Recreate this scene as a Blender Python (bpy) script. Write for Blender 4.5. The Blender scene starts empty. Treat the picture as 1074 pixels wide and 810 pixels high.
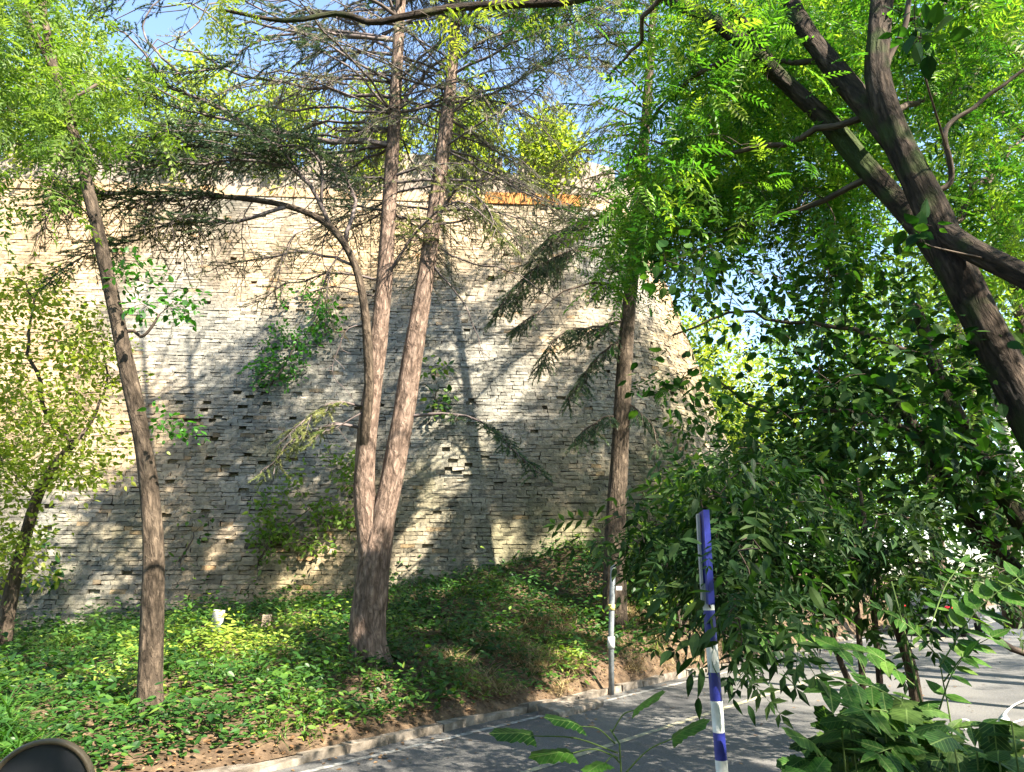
import bpy, math, random
import numpy as np
from mathutils import Vector, noise as mnoise

SEED = 7
random.seed(SEED)
RNG = np.random.default_rng(SEED)
scene = bpy.context.scene
COL = scene.collection
R = math.radians

# ------------------------------------------------------------------ camera
PITCH = R(13.7)
CAMZ = 2.0
F = 800.0
CP, SP = math.cos(PITCH), math.sin(PITCH)
cam_d = bpy.data.cameras.new('camera')
cam = bpy.data.objects.new('camera', cam_d)
COL.objects.link(cam)
cam.location = (0, 0, CAMZ)
cam.rotation_euler = (R(90) + PITCH, 0, 0)
cam_d.sensor_width = 36
cam_d.lens = 36 * F / 1074
cam_d.clip_start = 0.05
cam_d.clip_end = 2000
scene.camera = cam


def ray(px, py):
    dx = (px - 537) / F
    dy = (405 - py) / F
    return np.array([dx, CP - dy * SP, SP + dy * CP])


def P(px, py, Y):
    """point of the photograph at a distance Y down the road axis"""
    r = ray(px, py)
    return np.array([0, 0, CAMZ]) + r * (Y / r[1])


def proj(p):
    p = np.atleast_2d(np.asarray(p, float))
    v = p - np.array([0, 0, CAMZ])
    f = v[:, 1] * CP + v[:, 2] * SP
    u = -v[:, 1] * SP + v[:, 2] * CP
    return np.stack([537 + F * v[:, 0] / f, 405 - F * u / f], 1)


# ------------------------------------------------------------------ sun / sky
SUN_EL = R(45)
SUN_AZ = np.array([math.cos(R(44)), -math.sin(R(44))])
TOSUN = np.array([SUN_AZ[0] * math.cos(SUN_EL), SUN_AZ[1] * math.cos(SUN_EL), math.sin(SUN_EL)])
sl = bpy.data.lights.new('sun', 'SUN')
sl.energy = 5.0
sl.angle = R(0.5)
sl.color = (1.0, 0.91, 0.75)
sun = bpy.data.objects.new('sun', sl)
COL.objects.link(sun)
sun.location = (20, -20, 40)
sun.rotation_euler = Vector(TOSUN).to_track_quat('Z', 'Y').to_euler()
w = bpy.data.worlds.new('World')
scene.world = w
w.use_nodes = True
nt = w.node_tree
bg = nt.nodes['Background']
sky = nt.nodes.new('ShaderNodeTexSky')
sky.sky_type = 'NISHITA'
sky.sun_disc = False
sky.sun_elevation = SUN_EL
sky.sun_rotation = math.atan2(TOSUN[0], TOSUN[1])
sky.air_density = 1.0
sky.dust_density = 0.6
sky.ozone_density = 1.5
nt.links.new(sky.outputs[0], bg.inputs[0])
bg.inputs[1].default_value = 0.09
scene.view_settings.view_transform = 'Standard'
scene.view_settings.look = 'None'
scene.view_settings.gamma = 1
scene.view_settings.exposure = 2.62
scene.cycles.use_denoising = True
scene.cycles.max_bounces = 7
scene.cycles.diffuse_bounces = 3
scene.cycles.transmission_bounces = 5
scene.cycles.glossy_bounces = 2
scene.cycles.transparent_max_bounces = 4
scene.cycles.sample_clamp_indirect = 6


# ------------------------------------------------------------------ materials
def new_mat(name):
    m = bpy.data.materials.new(name)
    m.use_nodes = True
    n = m.node_tree
    n.nodes.clear()
    out = n.nodes.new('ShaderNodeOutputMaterial')
    return m, n, out


def N(n, t, **kw):
    x = n.nodes.new(t)
    for k, v in kw.items():
        if k.startswith('in_'):
            x.inputs[k[3:].replace('_', ' ')].default_value = v
        else:
            setattr(x, k, v)
    return x


def ramp(n, stops):
    r = n.nodes.new('ShaderNodeValToRGB')
    e = r.color_ramp.elements
    while len(e) < len(stops):
        e.new(0.5)
    for i, (p, c) in enumerate(stops):
        e[i].position = p
        e[i].color = (*c, 1) if len(c) == 3 else c
    return r


def leaf_mat(name, cols, trans=0.45, tcol=(1.3, 1.5, 0.5), rough=0.45, spec=0.35):
    m, n, out = new_mat(name)
    L = n.links.new
    at = N(n, 'ShaderNodeAttribute', attribute_name='rnd')
    k = len(cols)
    rp = ramp(n, [(i / (k - 1), c) for i, c in enumerate(cols)])
    L(at.outputs['Fac'], rp.inputs[0])
    pb = N(n, 'ShaderNodeBsdfPrincipled')
    pb.inputs['Roughness'].default_value = rough
    pb.inputs['Specular IOR Level'].default_value = spec
    L(rp.outputs[0], pb.inputs['Base Color'])
    if trans <= 0:
        L(pb.outputs[0], out.inputs[0])
        return m
    mul = N(n, 'ShaderNodeMix', data_type='RGBA', blend_type='MULTIPLY')
    mul.inputs[0].default_value = 1
    L(rp.outputs[0], mul.inputs[6])
    mul.inputs[7].default_value = (*tcol, 1)
    tr = N(n, 'ShaderNodeBsdfTranslucent')
    L(mul.outputs[2], tr.inputs[0])
    mx = N(n, 'ShaderNodeMixShader')
    mx.inputs[0].default_value = trans
    L(pb.outputs[0], mx.inputs[1])
    L(tr.outputs[0], mx.inputs[2])
    L(mx.outputs[0], out.inputs[0])
    return m


def vein_leaf(name, cols, trans, tcol):
    """a leaf seen close: paler midrib and side veins, blotches along the blade"""
    m = leaf_mat(name, cols, trans, tcol, 0.5, 0.2)
    n = m.node_tree; L = n.links.new
    at = N(n, 'ShaderNodeAttribute', attribute_name='bk')
    sx = N(n, 'ShaderNodeSeparateXYZ'); L(at.outputs['Vector'], sx.inputs[0])
    ab = N(n, 'ShaderNodeMath', operation='ABSOLUTE'); L(sx.outputs[1], ab.inputs[0])
    k = N(n, 'ShaderNodeMath', operation='MULTIPLY_ADD'); L(ab.outputs[0], k.inputs[0]); k.inputs[1].default_value = -0.8; L(sx.outputs[0], k.inputs[2])
    k2 = N(n, 'ShaderNodeMath', operation='MULTIPLY'); L(k.outputs[0], k2.inputs[0]); k2.inputs[1].default_value = 46
    sn = N(n, 'ShaderNodeMath', operation='SINE'); L(k2.outputs[0], sn.inputs[0])
    g1 = N(n, 'ShaderNodeMapRange'); L(sn.outputs[0], g1.inputs[0]); g1.inputs[1].default_value = .82; g1.inputs[2].default_value = 1.0; g1.inputs[4].default_value = .55
    g2 = N(n, 'ShaderNodeMapRange'); L(ab.outputs[0], g2.inputs[0]); g2.inputs[1].default_value = .022; g2.inputs[2].default_value = .008; g2.inputs[4].default_value = .8
    mx = N(n, 'ShaderNodeMath', operation='MAXIMUM'); L(g1.outputs[0], mx.inputs[0]); L(g2.outputs[0], mx.inputs[1])
    nz = N(n, 'ShaderNodeTexNoise'); nz.inputs['Scale'].default_value = 5; nz.inputs['Detail'].default_value = 5; L(at.outputs['Vector'], nz.inputs[0])
    nr = ramp(n, [(0.35, (0.6, 0.6, 0.55)), (0.65, (1.15, 1.1, 1.0))]); L(nz.outputs[0], nr.inputs[0])
    rp = [x for x in n.nodes if x.type == 'VALTORGB'][0]
    pb = [x for x in n.nodes if x.type == 'BSDF_PRINCIPLED'][0]
    m1 = N(n, 'ShaderNodeMix', data_type='RGBA', blend_type='MULTIPLY'); m1.inputs[0].default_value = 1; L(rp.outputs[0], m1.inputs[6]); L(nr.outputs[0], m1.inputs[7])
    m2 = N(n, 'ShaderNodeMix', data_type='RGBA'); L(mx.outputs[0], m2.inputs[0]); L(m1.outputs[2], m2.inputs[6]); m2.inputs[7].default_value = (.13, .19, .06, 1)
    L(m2.outputs[2], pb.inputs['Base Color'])
    mul = [x for x in n.nodes if x.type == 'MIX' and x.blend_type == 'MULTIPLY' and x is not m1 and x.name != m1.name][0]
    L(m2.outputs[2], mul.inputs[6])
    return m


def bark_mat(name, c0, c1, c2, scale=(16, 16, 3.0), bump=0.6, moss=None):
    m, n, out = new_mat(name)
    L = n.links.new
    at = N(n, 'ShaderNodeAttribute', attribute_name='bk')
    mp = N(n, 'ShaderNodeMapping')
    mp.inputs['Scale'].default_value = scale
    L(at.outputs['Vector'], mp.inputs[0])
    nz = N(n, 'ShaderNodeTexNoise')
    nz.inputs['Scale'].default_value = 1.0
    nz.inputs['Detail'].default_value = 6
    nz.inputs['Roughness'].default_value = 0.65
    nz.inputs['Distortion'].default_value = 0.6
    L(mp.outputs[0], nz.inputs[0])
    vo = N(n, 'ShaderNodeTexVoronoi', feature='DISTANCE_TO_EDGE')
    vo.inputs['Scale'].default_value = 0.8
    wv = N(n, 'ShaderNodeVectorMath', operation='MULTIPLY_ADD')
    L(nz.outputs['Color'], wv.inputs[0])
    wv.inputs[1].default_value = (1.6, 1.6, 1.6)
    L(mp.outputs[0], wv.inputs[2])
    L(wv.outputs[0], vo.inputs[0])
    rp = ramp(n, [(0.3, c0), (0.5, c1), (0.72, c2)])
    L(nz.outputs[0], rp.inputs[0])
    col = rp.outputs[0]
    vr = ramp(n, [(0.0, (0.15,) * 3), (0.25, (1, 1, 1))])
    L(vo.outputs[0], vr.inputs[0])
    mu = N(n, 'ShaderNodeMix', data_type='RGBA', blend_type='MULTIPLY')
    mu.inputs[0].default_value = 0.55
    L(col, mu.inputs[6])
    L(vr.outputs[0], mu.inputs[7])
    col = mu.outputs[2]
    if moss:
        n2 = N(n, 'ShaderNodeTexNoise')
        n2.inputs['Scale'].default_value = 2.2
        n2.inputs['Detail'].default_value = 5
        L(at.outputs['Vector'], n2.inputs[0])
        r2 = ramp(n, [(0.5, (0, 0, 0)), (0.62, (1, 1, 1))])
        L(n2.outputs[0], r2.inputs[0])
        mm = N(n, 'ShaderNodeMix', data_type='RGBA')
        L(r2.outputs[0], mm.inputs[0])
        L(col, mm.inputs[6])
        mm.inputs[7].default_value = (*moss, 1)
        col = mm.outputs[2]
    ad = N(n, 'ShaderNodeMath', operation='MULTIPLY_ADD')
    L(vo.outputs[0], ad.inputs[0])
    ad.inputs[1].default_value = 0.6
    L(nz.outputs[0], ad.inputs[2])
    bp = N(n, 'ShaderNodeBump')
    bp.inputs['Strength'].default_value = bump
    bp.inputs['Distance'].default_value = 0.06
    L(ad.outputs[0], bp.inputs['Height'])
    pb = N(n, 'ShaderNodeBsdfPrincipled')
    pb.inputs['Roughness'].default_value = 0.9
    pb.inputs['Specular IOR Level'].default_value = 0.2
    L(col, pb.inputs['Base Color'])
    L(bp.outputs[0], pb.inputs['Normal'])
    L(pb.outputs[0], out.inputs[0])
    return m


def noise_mat(name, stops, scale=8, detail=6, bump=0.3, bdist=0.02, rough=0.9, spec=0.25, attr=None, scale2=None, stops2=None, vec='Object', metal=0.0):
    m, n, out = new_mat(name)
    L = n.links.new
    tc = N(n, 'ShaderNodeTexCoord')
    nz = N(n, 'ShaderNodeTexNoise')
    nz.inputs['Scale'].default_value = scale
    nz.inputs['Detail'].default_value = detail
    nz.inputs['Roughness'].default_value = 0.65
    L(tc.outputs[vec], nz.inputs[0])
    rp = ramp(n, stops)
    L(nz.outputs[0], rp.inputs[0])
    col = rp.outputs[0]
    if attr:
        at = N(n, 'ShaderNodeAttribute', attribute_name=attr)
        mu = N(n, 'ShaderNodeMix', data_type='RGBA', blend_type='MULTIPLY')
        mu.inputs[0].default_value = 1
        L(at.outputs['Color'], mu.inputs[6])
        L(col, mu.inputs[7])
        col = mu.outputs[2]
    if scale2:
        n2 = N(n, 'ShaderNodeTexNoise')
        n2.inputs['Scale'].default_value = scale2
        n2.inputs['Detail'].default_value = 4
        L(tc.outputs[vec], n2.inputs[0])
        r2 = ramp(n, stops2)
        L(n2.outputs[0], r2.inputs[0])
        mu = N(n, 'ShaderNodeMix', data_type='RGBA', blend_type='MULTIPLY')
        mu.inputs[0].default_value = 1
        L(col, mu.inputs[6])
        L(r2.outputs[0], mu.inputs[7])
        col = mu.outputs[2]
    pb = N(n, 'ShaderNodeBsdfPrincipled')
    pb.inputs['Roughness'].default_value = rough
    pb.inputs['Specular IOR Level'].default_value = spec
    pb.inputs['Metallic'].default_value = metal
    L(col, pb.inputs['Base Color'])
    if bump:
        bp = N(n, 'ShaderNodeBump')
        bp.inputs['Strength'].default_value = bump
        bp.inputs['Distance'].default_value = bdist
        L(nz.outputs[0], bp.inputs['Height'])
        L(bp.outputs[0], pb.inputs['Normal'])
    L(pb.outputs[0], out.inputs[0])
    return m


M = {}
M['bark_cedar'] = bark_mat('bark_cedar', (0.06, 0.04, 0.03), (0.18, 0.125, 0.098), (0.34, 0.25, 0.20), scale=(13, 13, 4.5), bump=1.0)
M['bark_brown'] = bark_mat('bark_brown', (0.035, 0.026, 0.019), (0.085, 0.063, 0.046), (0.165, 0.125, 0.092), scale=(15, 15, 5), bump=0.9)
M['bark_dark'] = bark_mat('bark_dark', (0.013, 0.010, 0.008), (0.045, 0.032, 0.024), (0.11, 0.08, 0.06), scale=(18, 18, 4), bump=1.0, moss=(0.035, 0.05, 0.015))
M['twig'] = bark_mat('bark_twig', (0.05, 0.035, 0.028), (0.10, 0.075, 0.06), (0.16, 0.125, 0.10), bump=0.2)
M['twig_grey'] = bark_mat('bark_twig_grey', (0.09, 0.07, 0.07), (0.15, 0.12, 0.115), (0.22, 0.18, 0.17), bump=0.2)
M['leaf_pinnate'] = leaf_mat('leaf_pinnate', [(0.028, 0.09, 0.012), (0.06, 0.165, 0.02), (0.12, 0.23, 0.028), (0.22, 0.28, 0.04)], 0.55, (1.45, 1.65, 0.6))
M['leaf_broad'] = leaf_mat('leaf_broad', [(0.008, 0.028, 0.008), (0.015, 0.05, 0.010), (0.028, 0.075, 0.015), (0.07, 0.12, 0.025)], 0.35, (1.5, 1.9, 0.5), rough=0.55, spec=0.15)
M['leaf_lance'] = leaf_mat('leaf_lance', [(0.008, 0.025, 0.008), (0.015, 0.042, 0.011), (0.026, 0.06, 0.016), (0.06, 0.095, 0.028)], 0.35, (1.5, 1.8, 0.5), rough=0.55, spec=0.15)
M['leaf_light'] = leaf_mat('leaf_light', [(0.07, 0.14, 0.02), (0.11, 0.19, 0.03), (0.17, 0.24, 0.05)], 0.5, (1.6, 1.6, 0.6))
M['leaf_lime'] = leaf_mat('leaf_lime', [(0.13, 0.20, 0.025), (0.20, 0.27, 0.04), (0.30, 0.33, 0.07)], 0.5, (1.5, 1.5, 0.5))
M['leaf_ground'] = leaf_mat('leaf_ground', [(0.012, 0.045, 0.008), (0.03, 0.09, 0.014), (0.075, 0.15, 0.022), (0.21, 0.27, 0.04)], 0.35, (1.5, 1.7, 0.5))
M['leaf_near'] = leaf_mat('leaf_near', [(0.025, 0.09, 0.012), (0.045, 0.15, 0.02), (0.07, 0.20, 0.03)], 0.4, (1.5, 1.9, 0.5), rough=0.4)
M['leaf_close'] = vein_leaf('leaf_close', [(0.012, 0.05, 0.008), (0.025, 0.09, 0.013), (0.05, 0.14, 0.02), (0.10, 0.18, 0.03)], 0.35, (1.4, 1.7, 0.5))
M['leaf_weed'] = vein_leaf('leaf_weed', [(0.008, 0.03, 0.007), (0.016, 0.055, 0.011), (0.03, 0.085, 0.016), (0.07, 0.12, 0.03)], 0.3, (1.4, 1.7, 0.5))
M['grass'] = leaf_mat('grass_blade', [(0.018, 0.06, 0.010), (0.04, 0.11, 0.018), (0.09, 0.17, 0.03)], 0.35, (1.4, 1.7, 0.5))
M['straw'] = leaf_mat('straw', [(0.14, 0.09, 0.045), (0.30, 0.23, 0.12), (0.42, 0.34, 0.18)], 0.25, (1.2, 1.1, 0.8))
M['litter'] = leaf_mat('leaf_litter', [(0.08, 0.045, 0.022), (0.16, 0.09, 0.045), (0.27, 0.17, 0.09)], 0.15, (1.2, 1.1, 0.8))
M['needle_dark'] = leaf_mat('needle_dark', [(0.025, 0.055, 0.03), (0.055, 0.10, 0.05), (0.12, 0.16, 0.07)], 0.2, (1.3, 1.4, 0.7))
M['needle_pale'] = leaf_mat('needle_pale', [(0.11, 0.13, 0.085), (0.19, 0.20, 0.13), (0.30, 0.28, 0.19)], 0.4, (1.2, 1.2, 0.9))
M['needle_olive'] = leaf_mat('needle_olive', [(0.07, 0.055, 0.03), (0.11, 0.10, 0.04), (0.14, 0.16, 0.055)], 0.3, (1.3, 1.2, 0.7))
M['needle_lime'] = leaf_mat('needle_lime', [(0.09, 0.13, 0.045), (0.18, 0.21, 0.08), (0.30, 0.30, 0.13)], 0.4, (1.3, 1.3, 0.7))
M['brick'] = noise_mat('old_brick', [(0.3, (0.35, 0.35, 0.36)), (0.45, (0.9, 0.9, 0.88)), (0.72, (1.35, 1.32, 1.25))], scale=9, detail=10, bump=1.0, bdist=0.05, attr='col', scale2=0.6, stops2=[(0.3, (0.72, 0.74, 0.74)), (0.6, (1.05, 1.03, 1.0))])
M['core'] = noise_mat('wall_core', [(0.3, (0.06, 0.055, 0.045)), (0.7, (0.14, 0.125, 0.10))], scale=5, bump=0.6)
M['coping'] = noise_mat('coping_brick', [(0.3, (0.30, 0.19, 0.11)), (0.6, (0.42, 0.30, 0.19)), (0.75, (0.5, 0.26, 0.09))], scale=1.2, bump=0.4)
M['coping_orange'] = noise_mat('orange_brick', [(0.3, (0.28, 0.11, 0.03)), (0.7, (0.45, 0.20, 0.06))], scale=5, detail=8, bump=0.5)
M['asphalt'] = noise_mat('asphalt', [(0.3, (0.055, 0.055, 0.056)), (0.5, (0.095, 0.094, 0.093)), (0.72, (0.175, 0.172, 0.168))], scale=45, detail=4, bump=0.5, bdist=0.008, rough=0.8, scale2=0.5, stops2=[(0.3, (0.6, 0.6, 0.62)), (0.5, (1.0, 0.98, 0.96)), (0.7, (1.15, 1.12, 1.08))])
M['soil'] = noise_mat('soil', [(0.3, (0.035, 0.023, 0.014)), (0.5, (0.085, 0.056, 0.034)), (0.75, (0.19, 0.13, 0.08))], scale=6, detail=9, bump=1.0, bdist=0.08)
M['ground'] = noise_mat('ground_far', [(0.3, (0.05, 0.07, 0.02)), (0.7, (0.14, 0.13, 0.06))], scale=1.5, bump=0.4)
M['kerb'] = noise_mat('kerb_stone', [(0.3, (0.05, 0.04, 0.03)), (0.5, (0.15, 0.125, 0.10)), (0.75, (0.30, 0.26, 0.22))], scale=5, detail=8, bump=0.8, bdist=0.03)
M['stone'] = noise_mat('pale_stone', [(0.3, (0.28, 0.28, 0.27)), (0.7, (0.5, 0.49, 0.46))], scale=14, detail=8, bump=0.5)
M['stone_brown'] = noise_mat('brown_stone', [(0.3, (0.2, 0.15, 0.11)), (0.7, (0.38, 0.3, 0.23))], scale=14, detail=8, bump=0.5)
M['concrete'] = noise_mat('concrete', [(0.3, (0.38, 0.38, 0.37)), (0.7, (0.58, 0.58, 0.56))], scale=10, bump=0.2)
M['line_white'] = noise_mat('line_white', [(0.42, (0.12, 0.12, 0.118)), (0.62, (0.34, 0.33, 0.31))], scale=7, bump=0.1, rough=0.7)
M['line_yellow'] = noise_mat('line_yellow', [(0.42, (0.14, 0.135, 0.12)), (0.6, (0.40, 0.36, 0.22))], scale=7, bump=0.1, rough=0.7)
M['paint_blue'] = noise_mat('paint_blue', [(0.3, (0.012, 0.018, 0.16)), (0.7, (0.025, 0.035, 0.26))], scale=12, bump=0.05, rough=0.4, spec=0.5)
M['paint_white'] = noise_mat('paint_white', [(0.3, (0.5, 0.52, 0.5)), (0.7, (0.75, 0.76, 0.74))], scale=12, bump=0.05, rough=0.45, spec=0.5)
M['steel'] = noise_mat('galvanised', [(0.3, (0.10, 0.115, 0.125)), (0.7, (0.24, 0.26, 0.27))], scale=16, bump=0.05, rough=0.5, spec=0.5, metal=0.3)
M['yellow_band'] = noise_mat('yellow_band', [(0.3, (0.5, 0.4, 0.1)), (0.7, (0.7, 0.58, 0.2))], scale=16, bump=0.05)
M['plastic_dark'] = noise_mat('dark_plastic', [(0.3, (0.028, 0.03, 0.033)), (0.7, (0.06, 0.06, 0.062))], scale=30, bump=0.05, rough=0.4, spec=0.4)
M['mirror'] = noise_mat('mirror_glass', [(0.3, (0.022, 0.024, 0.03)), (0.7, (0.035, 0.037, 0.043))], scale=14, bump=0, rough=0.45, spec=0.12, metal=0.0)
M['plastic_tan'] = noise_mat('tan_rim', [(0.3, (0.08, 0.06, 0.04)), (0.7, (0.16, 0.125, 0.085))], scale=20, bump=0.05, rough=0.45)
M['plastic_white'] = noise_mat('white_plastic', [(0.3, (0.6, 0.6, 0.6)), (0.7, (0.8, 0.8, 0.79))], scale=20, bump=0.1, rough=0.4, spec=0.5)
M['car_dark'] = noise_mat('car_dark_paint', [(0.3, (0.015, 0.016, 0.02)), (0.7, (0.03, 0.03, 0.035))], scale=4, bump=0, rough=0.2, spec=0.6)
M['car_silver'] = noise_mat('car_silver_paint', [(0.3, (0.5, 0.51, 0.53)), (0.7, (0.62, 0.63, 0.65))], scale=4, bump=0, rough=0.25, spec=0.6)
M['glass'] = noise_mat('car_glass', [(0.3, (0.02, 0.025, 0.03)), (0.7, (0.04, 0.045, 0.05))], scale=2, bump=0, rough=0.08, spec=0.8)
M['red_lamp'] = noise_mat('tail_lamp_red', [(0.3, (0.5, 0.01, 0.02)), (0.7, (0.7, 0.03, 0.05))], scale=10, bump=0, rough=0.2, spec=0.6)
M['rubber'] = noise_mat('rubber', [(0.3, (0.015,) * 3), (0.7, (0.03,) * 3)], scale=20, bump=0.2, rough=0.8)
M['orange'] = noise_mat('orange_sheet', [(0.3, (0.75, 0.22, 0.02)), (0.7, (0.85, 0.30, 0.04))], scale=8, bump=0.05, rough=0.5)
M['sign_red'] = noise_mat('red_sheet', [(0.3, (0.4, 0.015, 0.015)), (0.7, (0.5, 0.03, 0.02))], scale=8, bump=0.05, rough=0.5)


# ------------------------------------------------------------------ mesh helpers
def make_mesh(name, V, Fs, mat, rnd=None, bk=None, col=None, smooth=True):
    V = np.asarray(V, np.float32)
    if not isinstance(Fs, list):
        Fs = [Fs]
    Fs = [np.atleast_2d(np.asarray(f, np.int32)) for f in Fs if len(f)]
    me = bpy.data.meshes.new(name)
    me.vertices.add(len(V))
    me.vertices.foreach_set('co', V.ravel())
    li = np.concatenate([f.ravel() for f in Fs])
    tot = np.concatenate([np.full(len(f), f.shape[1], np.int32) for f in Fs])
    st = np.concatenate([[0], np.cumsum(tot)[:-1]]).astype(np.int32)
    me.loops.add(len(li))
    me.loops.foreach_set('vertex_index', li)
    me.polygons.add(len(tot))
    me.polygons.foreach_set('loop_start', st)
    me.polygons.foreach_set('loop_total', tot)
    me.polygons.foreach_set('use_smooth', np.full(len(tot), smooth))
    if rnd is not None:
        a = me.attributes.new('rnd', 'FLOAT', 'POINT')
        a.data.foreach_set('value', np.asarray(rnd, np.float32))
    if bk is not None:
        a = me.attributes.new('bk', 'FLOAT_VECTOR', 'POINT')
        a.data.foreach_set('vector', np.asarray(bk, np.float32).ravel())
    if col is not None:
        a = me.attributes.new('col', 'FLOAT_COLOR', 'POINT')
        c = np.ones((len(V), 4), np.float32)
        c[:, :3] = col
        a.data.foreach_set('color', c.ravel())
    me.materials.append(mat)
    me.update(calc_edges=True)
    me.validate()
    return me


def tag(o, label=None, cat=None, group=None, kind=None):
    if label: o['label'] = label
    if cat: o['category'] = cat
    if group: o['group'] = group
    if kind: o['kind'] = kind
    return o


def thing(name, loc, label, cat, group=None):
    o = bpy.data.objects.new(name, None)
    o.empty_display_size = 0.2
    COL.objects.link(o)
    o.location = loc
    return tag(o, label, cat, group)


def obj(name, V, Fs, mat, parent=None, **kw):
    V = np.asarray(V, float)
    off = np.zeros(3)
    p = parent
    while p is not None:
        off += np.array(p.location)
        p = p.parent
    me = make_mesh(name, V - off, Fs, mat, **kw)
    o = bpy.data.objects.new(name, me)
    COL.objects.link(o)
    if parent is not None:
        o.parent = parent
    return o


class MB:
    """collects shapes in world coordinates for one mesh object"""
    def __init__(s):
        s.V = []; s.F = {}; s.n = 0; s.B = []; s.Rn = []
    def add(s, V, Fs, bk=None, rnd=None):
        V = np.asarray(V, float)
        if not isinstance(Fs, list): Fs = [Fs]
        for f in Fs:
            f = np.atleast_2d(np.asarray(f, int))
            if f.size: s.F.setdefault(f.shape[1], []).append(f + s.n)
        s.V.append(V); s.n += len(V)
        s.B.append(V if bk is None else bk)
        s.Rn.append(np.full(len(V), 0.5) if rnd is None else rnd)
    def tube(s, path, rad, sides=8, rough=0.0, cap=True, seed=None):
        path = np.asarray(path, float); n = len(path)
        rad = np.broadcast_to(np.asarray(rad, float), (n,))
        T = np.gradient(path, axis=0)
        T /= np.linalg.norm(T, axis=1)[:, None] + 1e-9
        ref = np.array([0.0, 1, 0]) if abs(T[0][1]) < 0.85 else np.array([1.0, 0, 0])
        X = np.empty_like(T); x = np.cross(ref, T[0]); x /= np.linalg.norm(x)
        for i in range(n):
            x = x - T[i] * x.dot(T[i]); x /= np.linalg.norm(x) + 1e-9
            X[i] = x
        Yv = np.cross(T, X)
        a = np.arange(sides) * 2 * math.pi / sides
        ca, sa = np.cos(a), np.sin(a)
        ring = ca[None, :, None] * X[:, None, :] + sa[None, :, None] * Yv[:, None, :]
        r = np.repeat(rad[:, None], sides, 1)
        L = np.concatenate([[0], np.cumsum(np.linalg.norm(np.diff(path, axis=0), axis=1))])
        o = (seed if seed is not None else random.random() * 50)
        if rough:
            fq = 2.2
            for i in range(n):
                for j in range(sides):
                    q = Vector((ca[j] * fq + o, sa[j] * fq, L[i] * 1.1))
                    q2 = Vector((ca[j] * fq * 2.6 + o, sa[j] * fq * 2.6, L[i] * 1.6))
                    r[i, j] *= 1 + rough * (mnoise.noise(q) + 0.55 * mnoise.noise(q2))
        V = path[:, None, :] + ring * r[:, :, None]
        bk = np.stack([ca[None] * rad[:, None] + o, sa[None] * rad[:, None] + o * 0.7, np.repeat(L[:, None], sides, 1)], 2)
        i = np.arange(n - 1)[:, None] * sides; j = np.arange(sides)[None]; j2 = (j + 1) % sides
        Q = np.stack([i + j, i + j2, i + sides + j2, i + sides + j], 2).reshape(-1, 4)
        V = V.reshape(-1, 3); bk = bk.reshape(-1, 3)
        if cap:
            V = np.vstack([V, path[0], path[-1]]); bk = np.vstack([bk, [o, o * .7, 0], [o, o * .7, L[-1]]])
            c0, c1 = n * sides, n * sides + 1
            jj = np.arange(sides); k = (jj + 1) % sides; b = (n - 1) * sides
            t = np.vstack([np.stack([np.full(sides, c0), k, jj], 1), np.stack([np.full(sides, c1), b + jj, b + k], 1)])
            s.add(V, [Q, t], bk)
        else:
            s.add(V, Q, bk)
    def box(s, c, size, rot=None, jit=0.0):
        c = np.asarray(c, float); h = np.asarray(size, float) / 2
        g = np.array([[x, y, z] for x in (-1, 1) for y in (-1, 1) for z in (-1, 1)], float) * h
        if jit: g += RNG.uniform(-jit, jit, g.shape)
        if rot is not None: g = g @ np.asarray(rot).T
        f = np.array([[0, 1, 3, 2], [4, 6, 7, 5], [0, 4, 5, 1], [2, 3, 7, 6], [0, 2, 6, 4], [1, 5, 7, 3]])
        s.add(g + c, f)
    def build(s, name, mat, parent=None, smooth=True):
        if not s.V: return None
        return obj(name, np.vstack(s.V), [np.vstack(f) for f in s.F.values()], mat, parent, bk=np.vstack(s.B), rnd=np.concatenate(s.Rn), smooth=smooth)


def smooth_path(pts, n):
    """Catmull-Rom through pts, n samples"""
    p = np.asarray(pts, float)
    if len(p) == 2:
        t = np.linspace(0, 1, n)[:, None]
        return p[0] * (1 - t) + p[1] * t
    q = np.vstack([2 * p[0] - p[1], p, 2 * p[-1] - p[-2]])
    L = np.concatenate([[0], np.cumsum(np.linalg.norm(np.diff(p, axis=0), axis=1))])
    out = []
    for s in np.linspace(0, L[-1], n):
        i = min(max(np.searchsorted(L, s, 'right') - 1, 0), len(p) - 2)
        t = (s - L[i]) / (L[i + 1] - L[i] + 1e-9)
        a, b, c, d = q[i], q[i + 1], q[i + 2], q[i + 3]
        out.append(0.5 * (2 * b + (c - a) * t + (2 * a - 5 * b + 4 * c - d) * t * t + (3 * b - a - 3 * c + d) * t ** 3))
    return np.array(out)


def unit(v):
    return v / (np.linalg.norm(v, axis=-1, keepdims=True) + 1e-9)


def frames(d, nrm):
    """rotation matrices: columns leaf axis, side, normal"""
    d = unit(d); s = unit(np.cross(nrm, d)); n = np.cross(d, s)
    return np.stack([d, s, n], 2)


def inst(T, faces, pos, rot, scale, rnd=None):
    n, k = len(pos), len(T)
    scale = np.asarray(scale, float)
    if scale.ndim == 0: scale = np.full(n, float(scale))
    V = np.einsum('nij,kj->nki', rot, T) * scale[:, None, None] + pos[:, None, :]
    Fo = (np.arange(n)[:, None, None] * k + faces[None]).reshape(-1, faces.shape[1])
    if rnd is None: rnd = RNG.random(n)
    return V.reshape(-1, 3), Fo, np.repeat(rnd, k)


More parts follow.
